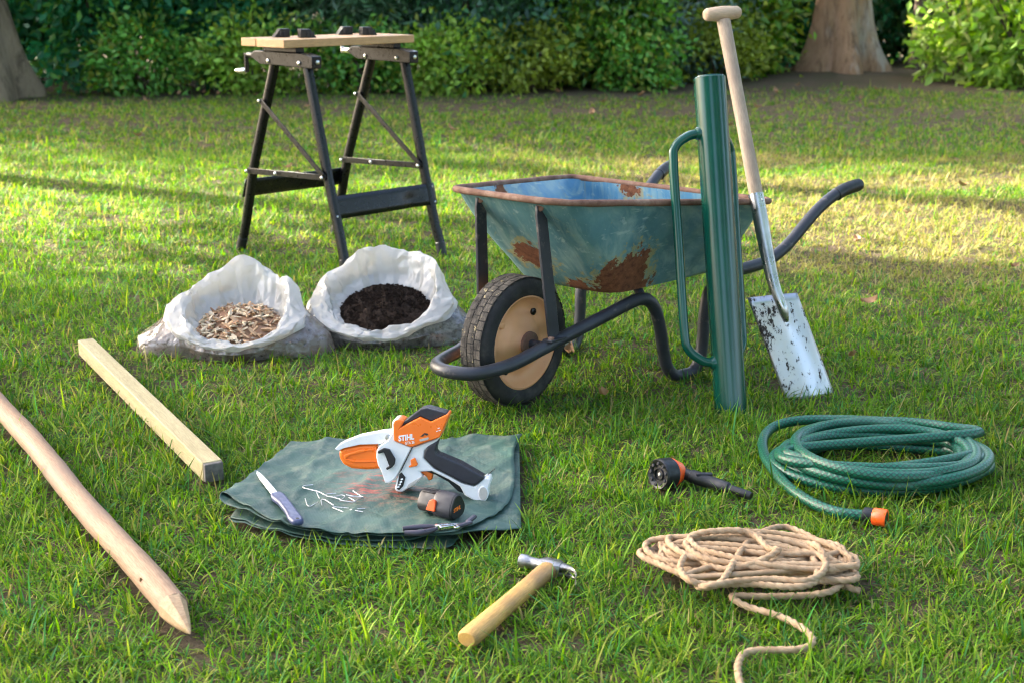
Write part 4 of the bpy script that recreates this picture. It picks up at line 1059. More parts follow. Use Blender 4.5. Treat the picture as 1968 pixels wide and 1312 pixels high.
for s in (-1, 1):
    rg = []
    for q in range(9):
        t_ = q / 8
        yy = -0.018 - 0.048 * math.sin(t_ * 1.25) / math.sin(1.25); xx = hx - 0.001 - 0.040 * t_ ** 2.0
        rg.append(hring(xx, yy, .0105 * (1 - t_) + .0016, .0052 * (1 - 0.3 * t_), 0.12 + t_ * 1.05, 10, .5))
        off = s * (0.0052 + 0.0035 * t_)
        rg[-1] = [(x, y, z + off) for x, y, z in rg[-1]]
    mb.loft(rg)
mb.build('head', M['dark_steel'], hm, 40)

# ------------------------------------------------------------------ hose
t = NT('braided_green_hose')
at = t.n('Attribute'); at.attribute_name = 'tc'
sx = t.n('SeparateXYZ'); t.l(at.outputs['Vector'], sx.inputs[0])
ang = t.math('ARCTAN2', sx.outputs[2], sx.outputs[1]); L6 = t.math('MULTIPLY', sx.outputs[0], 520.0)
w1 = t.math('SINE', t.math('ADD', t.math('MULTIPLY', ang, 6.0), L6)); w2 = t.math('SINE', t.math('SUBTRACT', t.math('MULTIPLY', ang, 6.0), L6))
mx_ = t.math('MAXIMUM', w1, w2)
c = t.ramp(mx_, [(0.5, (0.003, 0.105, 0.058)), (0.9, (0.008, 0.032, 0.022))])
c = t.mix(t.ramp(t.noise(7, 6, 0.65), [(0.5, 0.0), (0.75, 0.4)]), c, (0.10, 0.17, 0.13))
t.set(col=c, rough=0.36, spec=0.5).bump(mx_, 0.3, 0.0008)
M['hose'] = t.m
hs = empty('garden_hose', (0.78, 2.86, 0.0))
tag(hs, 'coiled dark green garden hose with orange coupling on the grass', 'hose')
rnd = random.Random(4)
pts = []
NL = 10
HC = Vector((0.788, 2.81, 0))
for k in range(NL * 16 + 7):
    lp = k / 16; a = -2 * PI * k / 16 + 2.6
    li = int(lp)
    g = lambda s_: math.sin(lp * 2.17 * s_ + s_ * 1.7)
    rx = 0.202 + 0.016 * g(1.3) + 0.010 * g(2.9); ry = 0.143 + 0.032 * g(1.7) + 0.014 * g(0.6)
    ox = 0.018 * g(0.8) + 0.006 * li / NL; oy = 0.014 * g(1.1)
    if li == 3: rx += 0.02
    z = 0.018 + 0.0042 * lp + 0.007 * math.sin(a * 2 + lp * 1.3)
    pts.append(Vector((HC.x + ox + rx * math.cos(a), HC.y + oy + ry * math.sin(a) + 0.012 * math.cos(a), max(0.016, z))))
# outer loop reaching out at the left and tail with the coupling
lead = [Vector(p) for p in ((.692, 2.517, .020), (.648, 2.535, .018), (.612, 2.572, .018), (.584, 2.63, .019), (.566, 2.70, .020), (.555, 2.79, .024), (.553, 2.87, .028), (.568, 2.95, .034), (.605, 3.01, .040), (.67, 3.035, .046), (.78, 3.025, .05), (.90, 2.985, .054), (.98, 2.91, .056), (.995, 2.81, .057), (.955, 2.71, .057), (.85, 2.655, .057), (.73, 2.66, .057), (.64, 2.72, .058), (.605, 2.80, .059))]
pth = smooth(lead + list(reversed(pts)), 5)
pth = [p - Vector((0.78, 2.86, 0)) for p in pth]
mb = MB(); mb.tube(pth, 0.0112, 12, True, None, True); mb.build('hose', M['hose'], hs, 80)
cd = Vector((0.80, -0.45, 0)).normalized()
c0 = Vector((0.692, 2.517, 0.022)) - Vector((0.78, 2.86, 0)) - cd * 0.006
mb = MB(); mb.lathe([(0, .0125), (.002, .0150), (.016, .0155), (.020, .0140)], c0, cd, 24); mb.build('collar', M['black_plastic'], hs, 40)
mb = MB(); mb.lathe([(.019, .0150), (.021, .0168), (.043, .0178), (.046, .0172), (.046, .0125)], c0, cd, 28, True, False); cp_ = mb.build('coupling', M['red_orange'], hs, 40)
mb = MB(); mb.lathe([(.040, .0128), (.0455, .0128)], c0, cd, 24, True, True); mb.build('coupling_bore', M['black_plastic'], cp_, 40)

# ------------------------------------------------------------------ spray nozzle
n0 = Vector((0.312, 2.705, 0.037)); n1 = Vector((0.487, 2.632, 0.016)); nd = n1 - n0
nz = empty('spray_nozzle', (n0.x, n0.y, 0.0))
tag(nz, 'black hose spray nozzle with orange collar lying on the grass', 'spray nozzle')
O = Vector((0, 0, n0.z)); hdx = Vector((0.80, 0.60, -0.12)).normalized()
mb = MB(); mb.lathe([(-0.006, .020), (-0.010, .024), (-0.012, .030), (-0.008, .0325), (0.022, .0325), (0.025, .030)], O, hdx, 36); hdp = mb.build('spray_head', M['black_plastic'], nz, 30)
for k in range(9):
    a = 2 * PI * k / 9
    e1 = hdx.orthogonal().normalized(); e2 = hdx.cross(e1)
    mb = MB(); mb.lathe([(-0.0125, .0030), (-0.0105, .0042)], O + (e1 * math.cos(a) + e2 * math.sin(a)) * 0.0225, hdx, 10); mb.build('jet', M['grey_plastic'], hdp, 40)
mb = MB(); mb.lathe([(-0.0085, .003), (-0.0065, .004)], O, hdx, 10); mb.build('centre_jet', M['print_grey'], hdp, 40)
mb = MB(); mb.lathe([(-0.0095, .0120), (-0.0055, .0132)], O, hdx, 20, False, False); mb.build('ring', M['grey_plastic'], hdp, 40)
mb = MB(); mb.lathe([(0.024, .0305), (0.026, .0315), (0.040, .0255), (0.050, .0210), (0.051, .016)], O, hdx, 36); mb.build('collar', M['red_orange'], nz, 30)
s0 = O + hdx * 0.048; e0 = Vector((n1.x - n0.x, n1.y - n0.y, n1.z)); dv = e0 - s0
Ln = dv.length
mb = MB(); mb.lathe([(0, .0145), (.012, .0150), (.014, .0125), (.03, .0120), (.032, .0142), (.06, .0148), (.062, .0140), (.095, .0132), (.10, .0140), (.118, .0125), (.122, .0095), (Ln - .006, .0090), (Ln, .0075)], s0, dv, 24); mb.build('handle', M['black_plastic'], nz, 30)
mb = MB(); mb.box(tuple(s0 + dv * 0.36 + Vector((0, 0, 0.0135))), (0.034, 0.010, 0.006), None); mb.build('thumb_switch', M['grey_plastic'], nz, 30, 0.002)

# ------------------------------------------------------------------ jute rope hank
t = NT('jute_rope')
c = t.ramp(t.noise(40, 5, 0.6), [(0.3, (0.29, 0.19, 0.11)), (0.7, (0.47, 0.335, 0.21))])
c = t.mix(t.ramp(t.noise(260, 4, 0.7), [(0.5, 0.0), (0.7, 0.5)]), c, (0.28, 0.17, 0.09))
t.set(col=c, rough=0.9, spec=0.15).bump(t.noise(420, 4, 0.7), 0.5, 0.001)
M['rope'] = t.m
ro = Vector((0.410, 2.255, 0.010))
rpe = empty('rope', ro)
tag(rpe, 'tan jute rope gathered in a loose hank with a trailing end', 'rope')
pts = []; rnd = random.Random(21)
NLp = 20
prm = [(rnd.uniform(.105, .175), rnd.uniform(.026, .080), rnd.uniform(-.035, .035), rnd.uniform(-.032, .032), rnd.uniform(-.38, .16)) for _ in range(NLp + 2)]
prm[-4] = (.120, .085, 0.06, .012, -.05); prm[-3] = (.085, .050, -.055, -.018, .15); prm[-2] = (.105, .068, .07, -.006, -.1)
for k in range(NLp * 14):
    lp = k / 14; i = int(lp); f = lp - i
    A_, B_ = prm[i], prm[i + 1]; q = [A_[m] * (1 - f) + B_[m] * f for m in range(5)]
    a = 2 * PI * lp
    ca, sa = math.cos(a), math.sin(a)
    ex_ = math.copysign(abs(ca) ** 0.75, ca); ey_ = math.copysign(abs(sa) ** 0.8, sa)
    x = q[2] + q[0] * ex_; y = q[3] + q[1] * ey_ + 0.007 * math.sin(3 * a + i * 1.3)
    xr = x * math.cos(q[4]) - y * math.sin(q[4]); yr = x * math.sin(q[4]) + y * math.cos(q[4])
    rad = math.hypot(xr / 0.19, yr / 0.10)
    z = 0.013 + (0.0025 * lp) * max(0.25, 1 - 0.65 * rad ** 2) + 0.008 * math.sin(a * 1.5 + i * 2.1) + 0.010
    pts.append(Vector((xr - 0.03 * yr / 0.1, yr, max(0.010, z))))
tail = [(x + .015, y + .085, .016) for x, y in ( (0.069, -0.195), (0.01, -0.198), (-0.045, -0.196), (-0.052, -0.208), (-0.031, -0.239), (0.015, -0.274), (0.044, -0.320), (0.049, -0.361), (0.022, -0.387), (-0.052, -0.393), (-0.077, -0.425), (-0.086, -0.480), (-0.085, -0.56))]
start = [(0.185, -0.088, 0.014), (0.160, -0.075, 0.018), (0.14, -0.05, 0.02)]
TOP = [(-0.1005, -0.1069, 0.048), (-0.08, -0.0715, 0.048), (-0.0383, -0.0594, 0.048), (0.0117, -0.0594, 0.048), (0.0698, -0.0176, 0.048), (0.104, 0.0001, 0.048), (0.1151, -0.025, 0.048), (0.1112, -0.0739, 0.048), (0.1018, -0.1162, 0.048), (0.0795, -0.1391, 0.048), (0.0456, -0.1436, 0.048), (-0.0105, -0.1322, 0.048), (-0.0555, -0.1345, 0.048), (-0.0885, -0.1345, 0.048)] + [(-0.1119, -0.1338, 0.054), (-0.1222, -0.1061, 0.054), (-0.1218, -0.0728, 0.054), (-0.1069, -0.0287, 0.054), (-0.0829, 0.0, 0.054), (-0.0502, -0.001, 0.054), (-0.0105, -0.0086, 0.054), (0.0282, -0.0212, 0.054), (0.0785, -0.0237, 0.054), (0.1212, -0.0237, 0.054), (0.1298, -0.0583, 0.054), (0.1114, -0.1061, 0.054), (0.0763, -0.1338, 0.054), (0.0291, -0.1269, 0.054), (-0.0304, -0.1338, 0.054), (-0.0834, -0.152, 0.054)] + [(-0.0988, -0.1264, 0.04), (-0.0791, -0.1371, 0.045), (-0.0614, -0.1341, 0.052), (-0.0457, -0.1058, 0.056), (-0.0237, -0.0527, 0.058), (0.006, 0.0175, 0.056), (0.0489, 0.0943, 0.046), (0.0928, 0.1336, 0.04), (0.1266, 0.1079, 0.038), (0.156, 0.056, 0.035), (0.1709, 0.0012, 0.032), (0.1687, -0.0484, 0.03), (0.1546, -0.0802, 0.025), (0.1301, -0.1018, 0.02), (0.0977, -0.107, 0.016), (0.0741, -0.1073, 0.014)]
full = [Vector(p) for p in start] + pts + [Vector(p) for p in TOP] + [Vector(p) for p in tail]
pth = smooth(full, 16)
mb = MB(); mb.tube(pth, 0.0060, 14, True, lambda a, L: 0.70 + 0.34 * abs(math.cos(1.5 * (a - L * 2 * PI / 0.048))))
rope_o = mb.build('strand', M['rope'], rpe, 0)
rope_o.data.polygons.foreach_set('use_smooth', [True] * len(rope_o.data.polygons))
# loose fibres
rp_arr = np.array([tuple(p) for p in pth]); idx = RNG.integers(0, len(rp_arr), 9000)
d = rand_dirs(len(idx)); d[:, 2] = np.abs(d[:, 2]) * 0.9
b_ = rp_arr[idx] + d * 0.0048 + RNG.normal(size=(len(idx), 3)) * 0.001
tan = rand_dirs(len(idx)); ln = RNG.uniform(0.003, 0.008, (len(idx), 1))
tip = b_ + (d * 0.55 + tan * 0.8) * ln
sd = np.cross(d, tan); sd /= np.linalg.norm(sd, axis=1, keepdims=True) + 1e-9
V = np.stack([b_ - sd * 0.0003, b_ + sd * 0.0003, tip], 1).reshape(-1, 3)
fo = np_mesh('fibres', V, np.arange(len(V)).reshape(-1, 3), M['rope'], parent=rpe); fo['kind'] = 'stuff'

# ------------------------------------------------------------------ sacks
def plastic(name, col, trans, dirt=None):
    t = NT(name)
    c = t.ramp(t.noise(9, 6, 0.6), [(0.3, tuple(x * 0.88 for x in col)), (0.7, col)])
    if dirt:
        c = t.mix(t.ramp(t.noise(38, 6, 0.7), [(0.44, 0.0), (0.60, 0.85)]), c, dirt)
        c = t.mix(t.ramp(t.noise(80, 4, 0.7), [(0.58, 0.0), (0.66, 0.8)]), c, tuple(x * 0.4 for x in dirt))
    vr = t.n('TexVoronoi', feature='DISTANCE_TO_EDGE'); vr.inputs['Scale'].default_value = 15; t.l(t.co((1, 1, 0.7)), vr.inputs['Vector'])
    t.set(col=c, rough=0.16, spec=0.8).bump(t.math('ADD', t.noise(14, 2, 0.5, (1, 1, 1), 1.8), t.math('MULTIPLY', t.math('MINIMUM', vr.outputs['Distance'], 0.2), 1.5)), 0.6, 0.010)
    tr = t.n('BsdfTranslucent'); t.l(c, tr.inputs['Color'])
    tp = t.n('BsdfTransparent')
    m1 = t.n('MixShader'); m1.inputs[0].default_value = trans; t.l(t.b.outputs[0], m1.inputs[1]); t.l(tr.outputs[0], m1.inputs[2])
    m2 = t.n('MixShader'); m2.inputs[0].default_value = 0.10; t.l(m1.outputs[0], m2.inputs[1]); t.l(tp.outputs[0], m2.inputs[2])
    t.l(m2.outputs[0], t.out.inputs['Surface'])
    return t.m
M['sack_white'] = plastic('milky_plastic', (0.70, 0.67, 0.615), 0.42)
M['sack_chips'] = plastic('plastic_over_chips', (0.24, 0.205, 0.175), 0.08, (0.13, 0.09, 0.065))
M['sack_soil'] = plastic('plastic_over_soil', (0.20, 0.19, 0.18), 0.08, (0.06, 0.05, 0.047))
def sack(label, loc, seed, rim, inner, ears, matb, h0):
    """rim / inner: functions of the angle giving points; ears: angles where the sack's corners poke out"""
    e = empty('sack', loc); tag(e, label, 'sack', 'sacks on the grass')
    N = 60; rnd = random.Random(seed)
    ph = [rnd.uniform(0, 6.28) for _ in range(8)]
    def wr(a, k, amp):  # irregular creases, closed round the opening
        x_, y_ = 2.2 * math.cos(a) + 7 + seed, 2.2 * math.sin(a) + 7 + k * 0.55
        n1 = float(vnoise(x_ * 1.3, y_ * 1.3 + k * .3, seed)); n2 = float(vnoise(x_ * 3.1 + 5, y_ * 3.1 - k * .8, seed + 3)); n3 = float(vnoise(x_ * 6.3, y_ * 6.3 + k * 1.4, seed + 5))
        return amp * (2.2 * (n1 - .5) + 1.0 * (.45 - abs(2 * n2 - 1)) + 0.25 * (.4 - abs(2 * n3 - 1)))
    rimr, innr = [], []
    for j in range(N):
        a = 2 * PI * j / N
        rimr.append(Vector(rim(a))); innr.append(Vector(inner(a)))
    cen = sum(rimr, Vector()) / N; cen.z = 0
    base, belly = [], []
    for j in range(N):
        a = 2 * PI * j / N
        o_ = Vector((rimr[j].x - cen.x, rimr[j].y - cen.y, 0)); k = 1.02
        ear = 0
        for (ea, ew, el_) in ears:
            dd = (a - ea + PI) % (2 * PI) - PI; ear += el_ * math.exp(-(dd / ew) ** 2)
        dirv = Vector((math.cos(a), math.sin(a), 0))
        base.append(cen + o_ * 0.95 + dirv * ear + Vector((0, 0, 0.002)))
        belly.append(cen + o_ * 1.04 + dirv * (ear * 0.62) + Vector((0, 0, min(rimr[j].z * 0.5, h0 * 0.62))))
    rings = [base, [p.lerp(q, .55) + Vector((0, 0, 0.012)) + (p - cen).normalized() * (wr(2 * PI * j / N, 0.3, .006) + .008) for j, (p, q) in enumerate(zip(base, belly))],
             [p + (p - cen).normalized() * wr(2 * PI * j / N, 1, .008) for j, p in enumerate(belly)]]
    up = [p.lerp(q, .5) + Vector((0, 0, 0.006)) for p, q in zip(belly, rimr)]
    rings.append([p + (p - cen).normalized() * wr(2 * PI * j / N, 1.6, .008) for j, p in enumerate(up)])
    mb = MB(); mb.loft(rings, True, False); mb.build('body', M[matb], e, 55)
    # collar: turned-out plastic lip, outside -> top roll -> inside down to the contents
    def off(ring, out, dz, amp, k):
        return [p + Vector((p.x - cen.x, p.y - cen.y, 0)).normalized() * (out + wr(2 * PI * j / N, k, amp)) + Vector((0, 0, dz + wr(2 * PI * j / N, k + 3, amp * 0.8))) for j, p in enumerate(ring)]
    lowr = [p.lerp(q, 0.50) for p, q in zip(rimr, belly)]
    key = [off(lowr, 0.014, -0.006, .0, 2.0), off([p.lerp(q, .45) for p, q in zip(lowr, rimr)], 0.024, 0, .0, 2.2), off([p.lerp(q, .85) for p, q in zip(lowr, rimr)], 0.014, 0, .0, 2.4), off(rimr, 0.001, 0.002, .0, 2.5),
           off([p.lerp(q, .22) for p, q in zip(rimr, innr)], -0.001, 0, .0, 2.7), off([p.lerp(q, .6) for p, q in zip(rimr, innr)], 0.006, -0.006, .0, 3.1), off(innr, 0.0, 0, .0, 3.4), off(innr, -0.004, -0.04, .0, 3.6)]
    cols_ = [smooth([r[j] for r in key], 4) for j in range(N)]
    nr = len(cols_[0]); c_rings = []
    for q in list(range(0, nr, 2)) + ([nr - 1] if (nr - 1) % 2 else []):
        ring = []
        for j in range(N):
            p = cols_[j][q]; a = 2 * PI * j / N; d_ = Vector((p.x - cen.x, p.y - cen.y, 0)).normalized()
            am = 0.010 if q < 13 else 0.011; kk = 2 + q * 0.10
            jit = Vector((rnd.uniform(-1, 1), rnd.uniform(-1, 1), rnd.uniform(-1, 1))) * 0.0028
            ring.append(p + jit + d_ * wr(a, kk, am) + Vector((0, 0, wr(a + .3, kk + 4, am * (1.1 if 8 < q < 16 else .5)))))
        c_rings.append(ring)
    mb = MB(); mb.loft(c_rings, False, False); co_ = mb.build('collar', M['sack_white'], e, 60, label='milky white plastic collar turned down around the opening')
    md = co_.modifiers.new('tri', 'TRIANGULATE'); md = co_.modifiers.new('sub', 'SUBSURF'); md.levels = md.render_levels = 2; md.subdivision_type = 'SIMPLE'
    md = co_.modifiers.new('soft', 'SMOOTH'); md.factor = 0.5; md.iterations = 1
    return e, innr, cen
def ell(cx, cy, rx, ry, z0, z1, peaks=()):
    def f(a):
        z = z0 + z1 * math.sin(a)
        for pa, pw, ph_ in peaks:
            d_ = (a - pa + PI) % (2 * PI) - PI; z += ph_ * math.exp(-(d_ / pw) ** 2)
        return (cx + rx * math.cos(a), cy + ry * math.sin(a), z)
    return f
# wood-chip sack
cs, inn, cen = sack('open milky plastic sack filled with wood chips, left of the two sacks', (-0.79, 3.825, 0), 2,
    ell(0.005, 0.0, 0.148, 0.150, 0.135, 0.080, ((PI / 2, 0.30, 0.032), (PI * 0.15, 0.25, 0.025), (PI * 0.95, 0.3, 0.012))), ell(0.018, -0.015, 0.116, 0.118, 0.078, 0.030), ((PI * 1.02, 0.42, 0.150), (-0.08, 0.44, 0.145)), 'sack_chips', 0.13)
chip_cols = [simple('wood_chip_%s' % n, c, 0.8, 0, 0.3, 70, 0.3, 200) for n, c in (('tan', (0.46, 0.28, 0.15)), ('pale', (0.62, 0.48, 0.31)), ('brown', (0.28, 0.15, 0.08)), ('grey', (0.34, 0.27, 0.20)))]
heap = empty('wood_chip_heap', (-0.772, 3.810, 0)); tag(heap, 'heap of mixed brown and pale wood chips inside the left sack', 'wood chips')
def mound(rx, ry, z0, zc, seed, n=18, amp=0.006, tilt=0.012):
    mb = MB(); rings = []
    for i in range(1, n + 1):
        k = i / n
        rings.append([(rx * k * math.cos(2 * PI * j / 40), ry * k * math.sin(2 * PI * j / 40), z0 + tilt * math.sin(2 * PI * j / 40) * k + zc * (1 - k * k) + amp * (float(fbm(k * 9 * math.cos(2 * PI * j / 40) + 20, k * 9 * math.sin(2 * PI * j / 40) + 20, seed)) - .5) * 2) for j in range(40)])
    mb.loft(rings, True, False); return mb
mound(0.128, 0.128, 0.068, 0.036, 4, 18, 0.006, 0.030).build('lower_chips', chip_cols[2], heap, 40)
chip_me = []
for v in range(9):
    rnd = random.Random(v + 40); L_, W_, T_ = rnd.uniform(.016, .034), rnd.uniform(.005, .010), rnd.uniform(.002, .0055)
    mb = MB(); mb.loft([[(-L_ / 2, i * W_ / 2 * rnd.uniform(.4, 1), j * T_ / 2) for i, j in ((-1, -1), (1, -1), (1, 1), (-1, 1))], [(0, i * W_ / 2 + rnd.uniform(-.002, .002), j * T_ / 2 + .0015) for i, j in ((-1, -1), (1, -1), (1, 1), (-1, 1))], [(L_ / 2, i * W_ / 2 * rnd.uniform(.3, 1), j * T_ / 2 * .6) for i, j in ((-1, -1), (1, -1), (1, 1), (-1, 1))]])
    o = mb.build('wood_chip', chip_cols[(0, 1, 2, 3, 0, 1, 0, 3, 1)[v]], heap, 25); chip_me.append(o.data); bpy.data.objects.remove(o, do_unlink=True)
rnd = random.Random(9)
for k in range(290):
    q = math.sqrt(rnd.random()) * 0.97; a = rnd.uniform(0, 2 * PI)
    x, y = 0.124 * q * math.cos(a), 0.124 * q * math.sin(a)
    z = 0.068 + 0.030 * math.sin(a) * q + 0.036 * (1 - q * q) + rnd.uniform(0.001, 0.010)
    o = bpy.data.objects.new('wood_chip', chip_me[rnd.randrange(9)]); COL.objects.link(o); o.parent = heap
    o.location = (x, y, z); o.rotation_euler = (rnd.uniform(-.6, .6), rnd.uniform(-.6, .6), rnd.uniform(0, 6.28)); s_ = rnd.uniform(.85, 1.45); o.scale = (s_, s_, s_)
# soil sack
ss, inn, cen = sack('open milky plastic sack filled with dark compost, right of the two sacks', (-0.385, 3.965, 0), 5,
    ell(0.0, 0.0, 0.162, 0.170, 0.142, 0.086, ((PI * 0.62, 0.5, 0.014), (PI * 0.22, 0.35, 0.03))), ell(0.013, -0.010, 0.128, 0.130, 0.090, 0.036), ((PI * 1.03, 0.44, 0.13), (-0.12, 0.42, 0.14)), 'sack_soil', 0.15)
t = NT('compost')
t.set(col=t.ramp(t.noise(60, 6, 0.7), [(0.3, (0.014, 0.009, 0.006)), (0.7, (0.050, 0.031, 0.021))]), rough=0.95, spec=0.15).bump(t.noise(110, 6, 0.75), 1.0, 0.012)
M['compost'] = t.m
co = empty('compost_heap', (-0.372, 3.955, 0)); tag(co, 'dark brown crumbly compost inside the right sack', 'compost')
mound(0.140, 0.142, 0.084, 0.046, 8, 26, 0.016, 0.036).build('mound', M['compost'], co, 60)
n = 2600; q = np.sqrt(RNG.random(n)); a = RNG.uniform(0, 2 * PI, n)
cp = np.stack([0.136 * q * np.cos(a), 0.138 * q * np.sin(a), 0.084 + 0.036 * np.sin(a) * q + 0.046 * (1 - q * q) + RNG.uniform(-.002, .009, n)], 1)
tet = np.array([[1, 1, 1], [1, -1, -1], [-1, 1, -1], [-1, -1, 1]]) * 0.6
off = tet[None] * RNG.uniform(.0016, .0055, (n, 1, 1)) * RNG.uniform(.4, 1.4, (n, 4, 3))
V = (cp[:, None] + off).reshape(-1, 3); b = np.arange(n)[:, None] * 4
F = np.concatenate([b + np.array(f)[None] for f in ((0, 1, 2), (0, 3, 1), (0, 2, 3), (1, 3, 2))])
cr = np_mesh('crumbs', V, F, M['compost'], parent=co); cr['kind'] = 'stuff'

# ------------------------------------------------------------------ grass (one sheet of blades, parted where things lie)
def seg_dist(x, y, a, b):
    ax_, ay_ = a; bx_, by_ = b; dx, dy = bx_ - ax_, by_ - ay_
    tt = np.clip(((x - ax_) * dx + (y - ay_) * dy) / (dx * dx + dy * dy), 0, 1)
    return np.hypot(x - ax_ - tt * dx, y - ay_ - tt * dy)
tarp_poly = np.array([(-0.575, 2.55), (-0.54, 2.49), (-0.41, 2.425), (-0.13, 2.378), (0.02, 2.46), (0.03, 2.75), (0.015, 2.99), (-0.24, 2.975), (-0.485, 2.955)])
def in_poly(x, y, poly):
    r = np.zeros(len(x), bool); j = len(poly) - 1
    for i in range(len(poly)):
        xi, yi = poly[i]; xj, yj = poly[j]
        r ^= ((yi > y) != (yj > y)) & (x < (xj - xi) * (y - yi) / (yj - yi + 1e-12) + xi); j = i
    return r
def keep_mask(x, y):
    k = ~in_poly(x, y, tarp_poly)
    for a_, b_, r in (((a0.x, a0.y), (a1.x, a1.y), 0.026), ((b0.x, b0.y), (b1.x, b1.y), 0.022), ((h0.x, h0.y), (h1.x, h1.y), 0.010), ((0.01, 2.26), (0.10, 2.25), 0.010), ((n0.x, n0.y), (n0.x + .05, n0.y - .01), 0.026), ((n0.x, n0.y), (n1.x, n1.y), 0.007), ((0.70, 3.33), (0.84, 3.39), 0.010)):
        k &= seg_dist(x, y, a_, b_) > r
    for cx, cy, rx, ry in ((-0.785, 3.825, 0.18, 0.155), (-0.99, 3.82, 0.10, 0.06), (-0.60, 3.82, 0.09, 0.06), (-0.385, 3.965, 0.19, 0.175), (-0.15, 3.95, 0.08, 0.06), (0.006, 3.318, 0.06, 0.06), (0.541, 3.245, 0.04, 0.04)):
        k &= ((x - cx) / rx) ** 2 + ((y - cy) / ry) ** 2 > 1
    # under the hank and the coil the grass is pressed down: keep only part of it
    for cx, cy, rx, ry, p in ((0.41, 2.272, 0.175, 0.085, 0.88), (0.80, 2.82, 0.195, 0.165, 0.45)):
        ins = ((x - cx) / rx) ** 2 + ((y - cy) / ry) ** 2 < 1
        k &= ~(ins & (RNG.random(len(x)) < p))
    return k
def dryness(x, y):
    base = 0.03 + 0.07 * fbm(x * 1.1, y * 1.1, 31)
    right = sstep(x + 0.15 * y, 0.7, 2.2) * sstep(y, 3.9, 5.2) * (1 - sstep(y, 7.6, 9.2)) * 0.85 * sstep(fbm(x * 1.4, y * 2.4, 17), 0.33, 0.62)
    mid = sstep(y, 4.6, 6) * 0.12
    near = 0.10 * sstep(fbm(x * 3.1, y * 3.1, 12), 0.55, 0.75)
    return np.clip(base + right + mid + near, 0, 0.85)
def bare(x, y):
    b_ = sstep(y, 8.6, 10.6) * sstep(fbm(x * 0.8, y * 1.2, 41) + 0.10 * sstep(x, -1, 2), 0.36, 0.60) * 0.75
    b_ = np.maximum(b_, sstep(y + 0.30 * np.sin(x * 1.7), 12.1, 12.7))
    b_ = np.maximum(b_, sstep(1.25 - np.hypot((x - 3.4) / 1.1, y - 14.3), 0.0, 1.0))
    b_ = np.maximum(b_, 0.3 * sstep(fbm(x * 4.3, y * 4.3, 51), 0.68, 0.82))
    b_ = np.maximum(b_, 0.35 * dryness(x, y) ** 1.3)
    return np.clip(b_, 0, 1)
GREENS = np.array([(0.098, 0.212, 0.020), (0.142, 0.265, 0.024), (0.064, 0.153, 0.020), (0.212, 0.308, 0.040), (0.072, 0.205, 0.058), (0.255, 0.308, 0.052), (0.050, 0.115, 0.016)])
GP = np.array([.22, .24, .14, .14, .10, .08, .08])
STRAW = np.array([(0.30, 0.25, 0.10), (0.23, 0.19, 0.065), (0.34, 0.30, 0.13), (0.24, 0.27, 0.05)])
def half_width(y): return 0.385 * (y * 0.9665 + 0.27) + 0.75
